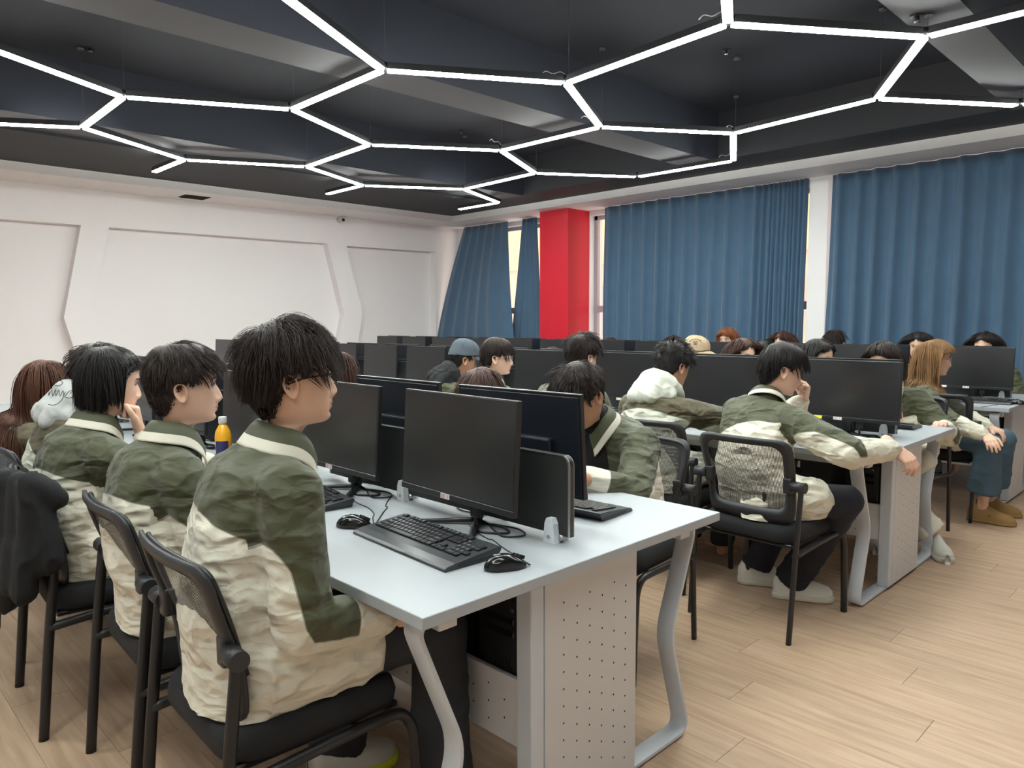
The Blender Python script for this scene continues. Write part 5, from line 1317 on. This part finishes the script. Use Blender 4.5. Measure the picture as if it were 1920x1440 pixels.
# 4 grey hood
PEOPLE['fourth'] = person((-3.68, .84), 0, hp(182, 700, 0, -3.60), (10, 10, 0), 'person with black hair and a pale grey lettered hood over an olive jacket', HS['fard'], 'soft', 1, mid=True, hood=M_fleece, collar=False, seed=9, trou=M_denimk, jm=M_jack2, yoke=-.20)
# 5 auburn hair
PEOPLE['fifth'] = person((-4.42, .86), R(0), hp(84, 724, 0, -4.30), (14, 0, 0), 'person with long straight auburn hair down her back, far along the front row', HS['long'], 'red', 1, mid=True, female=True, seed=11, trou=M_denimk, jm=M_jack2)
# front row, window side
person((-1.90, 2.48), PI, hp(1087, 742, 1, 2.27), (36, 0, 0), 'person bowing a messy dark head behind the first front-row monitor, arms folded on the desk', HS['messy'], 'soft', 2,
    {-1: dict(world=(-1.74, 2.02, .81), pole=(-.6, .25, -.6), end=1.5, cuff=.9, hand=dict(curl=(50, 50, 55, 55)), fdir=(.9, .2, .2), back=(0, 1, .3)), 1: dict(world=(-2.06, 2.04, .80), pole=(.6, .2, -.6))}, near=True, bend=.05, seed=13, trou=M_denimn, inner=M_blackc, bulk=1.02)
person((-2.62, 2.52), PI, hp(905, 742, 1, 2.33), (25, 10, 0), 'person whose glossy brown hair shows above the front-row monitors', HS['bob'], 'brown', 1, mid=True, female=True, seed=14)
person((-3.85, 2.52), PI, hp(632, 700, 1, 2.33), (10, 0, 0), 'person with reddish brown hair just behind the face of the boy in black glasses', HS['bob'], 'brown', 1, female=True, seed=15)
# middle row, near side
person((-1.58, 3.20), R(-22), hp(1466, 692, 1, 3.46), (16, -24, 0), 'person with a black bowl haircut, arm stretched over the end of the middle desk', HS['bowl'], 'black', 1,
    {1: dict(world=(-1.115, 3.50, .795), pole=(.9, -.2, -.35), l1=.30, l2=.275, end=1.12, cuff=.96, hand=dict(curl=(30, 34, 38, 42), thumb=20), fdir=(.8, .2, -.62), back=(.5, -.2, .8)),
     -1: dict(world=(-1.60, 3.64, .97), pole=(-.8, .3, -.8), hand=dict(curl=(55, 60, 65, 70), thumb=15), fdir=(.2, -.1, 1), back=(.3, 1, 0))}, near=True, bend=.03, seed=16, shoe=M_shoew, shoecol=M_cream, trou=M_denimn,
    legs=dict(width=.080, crop=.0, toe=-38, wfeet=((-1.78, 3.52), (-1.56, 3.46)), wknee={-1: (-1.62, 3.62, .55), 1: (-1.28, 3.38, .55)}), yoke=-.21)
person((-2.24, 3.32), R(-6), hp(1262, 686, 1, 3.44), (20, -6, 0), 'person with spiky black hair and a pale cloth hood, typing at the middle row', HS['spiky'], 'black', 2,
    {1: dict(wrist=(.30, .52, .80), pole=(.7, -.3, -.6), end=1.6), -1: dict(wrist=(-.10, .45, .80))}, near=True, bend=.05, seed=17, hood=mat('hood_pale_cloth', (.54, .55, .48), .6, bump=.2, bscale=30), collar=False, jm=M_jack2, trou=M_denimn, yoke=-.14)
person((-2.92, 3.30), 0, hp(1092, 668, 1, 3.45), (8, -6, 0), 'person with tousled dark brown hair seen from behind, third along the middle row', HS['messy'], 'soft', 1, mid=True, seed=18)
person((-3.55, 3.28), R(-12), hp(932, 669, 1, 3.42), (2, -32, 0), 'person in olive and cream jacket and thin metal glasses, brown-tipped fringe, in the middle row', HS['bowl'], 'soft', 1, mid=True, seed=19, glasses=(M_metal, True))
PEOPLE['cap'] = person((-4.18, 3.26), R(-14), hp(869, 673, 1, 3.40), (14, -8, 0), 'person in a grey-blue cap with a black hood, hand at his mouth', HS['spiky'], 'black', 2,
    {1: dict(world=(-3.93, 3.50, .96), pole=(.5, .1, -1), hand=dict(curl=(60, 65, 70, 75)), fdir=(-.2, 0, 1), back=(.3, 1, 0), cuff=.88)}, mid=True, seed=20, cap=M_capg, hood=M_blackc, collar=False, bend=.04)
# middle row, window side
FH = dict(HS['farlong'])
person((-1.60, 5.05), PI+R(34), hp(1655, 678, 1, 4.95), (8, -34, 0), 'person with dark bangs and ivory trousers behind the first middle-row monitor', HS['bob'], 'soft', 1,
    {-1: dict(wrist=(-.14, .34, .74), pole=(-.6, -.2, -.7))}, mid=True, female=True, seed=21, trou=M_ivory, shoe=M_shoew, legs=dict(width=.088, crop=.06, hemz=.07, wfeet=((-1.62, 4.62), (-1.27, 4.72)), wknee={-1: (-1.34, 4.66, .55), 1: (-1.66, 4.62, .55)}))
person((-2.12, 5.15), PI, hp(1533, 672, 1, 4.95), (6, 84, 0), 'person with black tied-back hair and round glasses turned sideways beyond the middle row', dict(HS['farlong'], front=.3, len=.22), 'black', 1, female=True, seed=22, glasses=(M_metal, False))
person((-2.66, 5.15), PI, hp(1392, 668, 1, 4.95), (2, 70, 0), 'person with long dark brown hair turned sideways, next to the black hair bun', HS['farlong'], 'brown', 1, female=True, seed=23)
PEOPLE['tan'] = person((-3.2, 5.15), PI, hp(1304, 664, 1, 4.95), (10, 92, 0), 'person in a tan baseball cap with dark print beyond the middle row', HS['farlong'], 'brown', 1, female=True, seed=24, cap=M_capt)
# back row, near side
person((-2.50, 5.85), 0, hp(1432, 668, 1, 5.95), (0, 0, 0), 'person whose rounded black hair shows between two others beyond the middle row', HS['fard'], 'black', 1, seed=25)
person((-5.45, 5.85), 0, hp(1037, 672, 1, 5.95), (10, 0, 0), 'person with parted dark hair, barely above the monitors before the red pillar', HS['farlong'], 'soft', 1, female=True, seed=26)
person((-1.62, 5.80), R(-72), hp(1752, 672, 1, 5.84), (4, 2, 0), 'person with long light brown hair and clear glasses, in jeans and tan clogs', HS['wavy'], 'gold', 1,
    {1: dict(world=(-1.20, 5.44, .63), pole=(.7, -.6, -.4), end=1.3, hand=dict(curl=(18, 20, 22, 24), thumb=15, scale=.95), fdir=(.75, .2, -.35), back=(.3, -.2, 1)), -1: dict(world=(-1.25, 5.85, .62))}, near=True, female=True, bend=.03, seed=27,
    glasses=(mat('clear_pink_frame', (.65, .5, .5), .2, metal=.4), False), inner=M_cream, trou=M_denimb, shoe=M_clog, legs=dict(width=.10, crop=.28, hemz=.2, toe=-12, wfeet=((-1.28, 5.98), (-1.26, 5.70)), wknee={1: (-1.22, 5.60, .55), -1: (-1.20, 5.88, .55)}))
# back row, window side: faces and hair above the monitors
for i, (px, py, x, st, hc, yaw, l) in enumerate((
    (1145, 652, -5.86, 'bob', 'brown', 40, 'person with a brown bob and fringe beside the gap in the curtain'),
    (1262, 650, -4.86, 'farlong', 'soft', 30, 'person with dark hair half hidden by the tan cap'),
    (1364, 636, -4.19, 'bob', 'copper', 0, 'person with copper hair clipped back, before the blue curtain'),
    (1468, 644, -3.55, 'farlong', 'brown', 0, 'person with centre-parted ash brown hair before the blue curtain'),
    (1565, 644, -3.0, 'fard', 'soft', 0, 'person whose dark bowed head shows below the white pilaster'),
    (1722, 648, -2.24, 'farlong', 'black', 10, 'person with black hair just behind the long light brown hair'),
    (1846, 650, -1.70, 'farlong', 'black', 0, 'person with centre-parted black hair beyond the back-row monitor nearest the aisle'))):
    person((x, 7.62), PI, hp(px, py, 1, 7.45), (8 if st != 'fard' else 30, yaw, 0), l, HS[st], hc, 1, female=True, seed=40+i)

# black coat over the chair of the third man
cx, cy = -2.97, .80; pr = []
for k in range(10):
    t = k/9; x = cx-.25+.50*t; y0 = cy-.30+.04*(2*t-1)**2
    pr.append(capsule((x, y0-.035, .62+.05*math.sin(k*2.1)), (x, y0-.015, .86), .040, .035, 10)); pr.append(capsule((x, y0-.015, .865), (x, y0+.06, .80), .032, .030, 10)); pr.append(capsule((x, y0-.05, .50+.04*math.sin(k*1.7)), (x, y0-.035, .66), .045, .042, 10))
pr.append(capsule((cx+.22, cy-.27, .84), (cx+.27, cy-.24, .60), .05, .045, 12)); pr.append(capsule((cx-.2, cy-.30, .84), (cx-.30, cy-.36, .56), .07, .06, 12))
v, f = remesh(pr, .010, 5); f = np.asarray(f); N = vnormals(v, f); q = v.copy(); q[:, 2] *= .35; v = v+N*((1-np.abs(vnoise(q*16))*2)**3*.010+vnoise(v*7)*.012)[:, None]
ct = empty('coat', (0, 0, 0), 0, 'black coat draped over the back of the third chair of the front row', 'coat'); mobj('coat_body', v, f, M_blackc, ct)

# stitched lettering on the grey hood and the print on the tan cap, laid on the cloth surface
from mathutils.bvhtree import BVHTree
def scribble(name, ob, centre, strokes, scale, r, m, view):
    """strokes in a 2-D frame are dropped along view onto the mesh of ob (all in ob's person space)"""
    me = ob.data; bv = BVHTree.FromPolygons([v.co[:] for v in me.vertices], [tuple(p.vertices) for p in me.polygons])
    w_ = np.array(view, float); w_ /= np.linalg.norm(w_); u = np.cross(w_, [0, 0, 1.]); u /= np.linalg.norm(u); vv_ = np.cross(u, w_); parts = []
    for st in strokes:
        pts = []
        for a, b_ in bez([(x, y, 0) for x, y in st], 5)[:, :2]:
            o = np.array(centre)+u*a*scale+vv_*b_*scale-w_*.4; h = bv.ray_cast(Vector(o), Vector(w_), 1)
            if h[0] is not None: pts.append(np.array(h[0])+np.array(h[1])*r*.3 if h[1].dot(Vector(w_)) < 0 else np.array(h[0])-np.array(h[1])*r*.3)
        if len(pts) > 2: parts.append(tube(pts, r, 5))
    if parts:
        v, f = join(parts); mobj(name, v, f, m, ob)
M_ink = mat('dark_thread', (.03, .035, .04), .7)
E4, I4 = PEOPLE['fourth']; hood4 = [c for c in E4.children if c.name.startswith('hood')][0]
camL = np.array(E4.matrix_world.inverted() @ Vector(CAM)) if False else None
def to_local(E, p):
    rz = E.rotation_euler[2]; c_, s_ = math.cos(rz), math.sin(rz); d = np.array(p)-np.array(E.location); return np.array([d[0]*c_+d[1]*s_, -d[0]*s_+d[1]*c_, d[2]])
cen = to_local(E4, PX(108, 738, 0, -3.62)); vw = cen-to_local(E4, CAM)
S4 = [[(.25, .9), (-.1, 1.0), (-.2, .7), (.1, .55), (.35, .75), (.25, .95)],
      [(-1.0, -.1), (-.7, .1), (-.5, .35), (-.55, -.1), (-.35, .3), (-.3, -.15), (-.1, .3), (-.1, -.15), (.1, .25), (.15, -.2), (.35, .2), (.4, -.25), (.7, .1), (1.0, .2), (.75, -.05)],
      [(-.9, .1), (-1.15, .05), (-.8, -.05)], [(.5, .1), (.2, -.5), (-.2, -.8), (-.6, -.75)], [(.45, -.3), (.8, -.35), (1.0, -.1)]]
scribble('lettering', hood4, cen, S4, .058, .0014, M_ink, vw)
E5, I5 = PEOPLE['tan']; cap5 = [c for c in E5.children if c.name.startswith('cap')][0]
cen = to_local(E5, PX(1304, 642, 1, 4.9)); vw = cen-to_local(E5, CAM); S5 = []
for k in range(11):
    a = R(150-12*k); x, y = math.cos(a), math.sin(a)*.75-.3; dx, dy = math.cos(a)*.14, math.sin(a)*.14
    S5.append([(x, y), (x+dx*.5+.03*(-1)**k, y+dy*.5), (x+dx, y+dy)])
S5 += [[(-.4, 0), (-.2, .15), (0, .05), (.2, .15), (.4, 0)], [(-.3, -.15), (0, -.1), (.3, -.15)], [(-.25, -.35), (0, -.32), (.25, -.35)]]
scribble('print', cap5, cen, S5, .045, .0028, M_ink, vw)
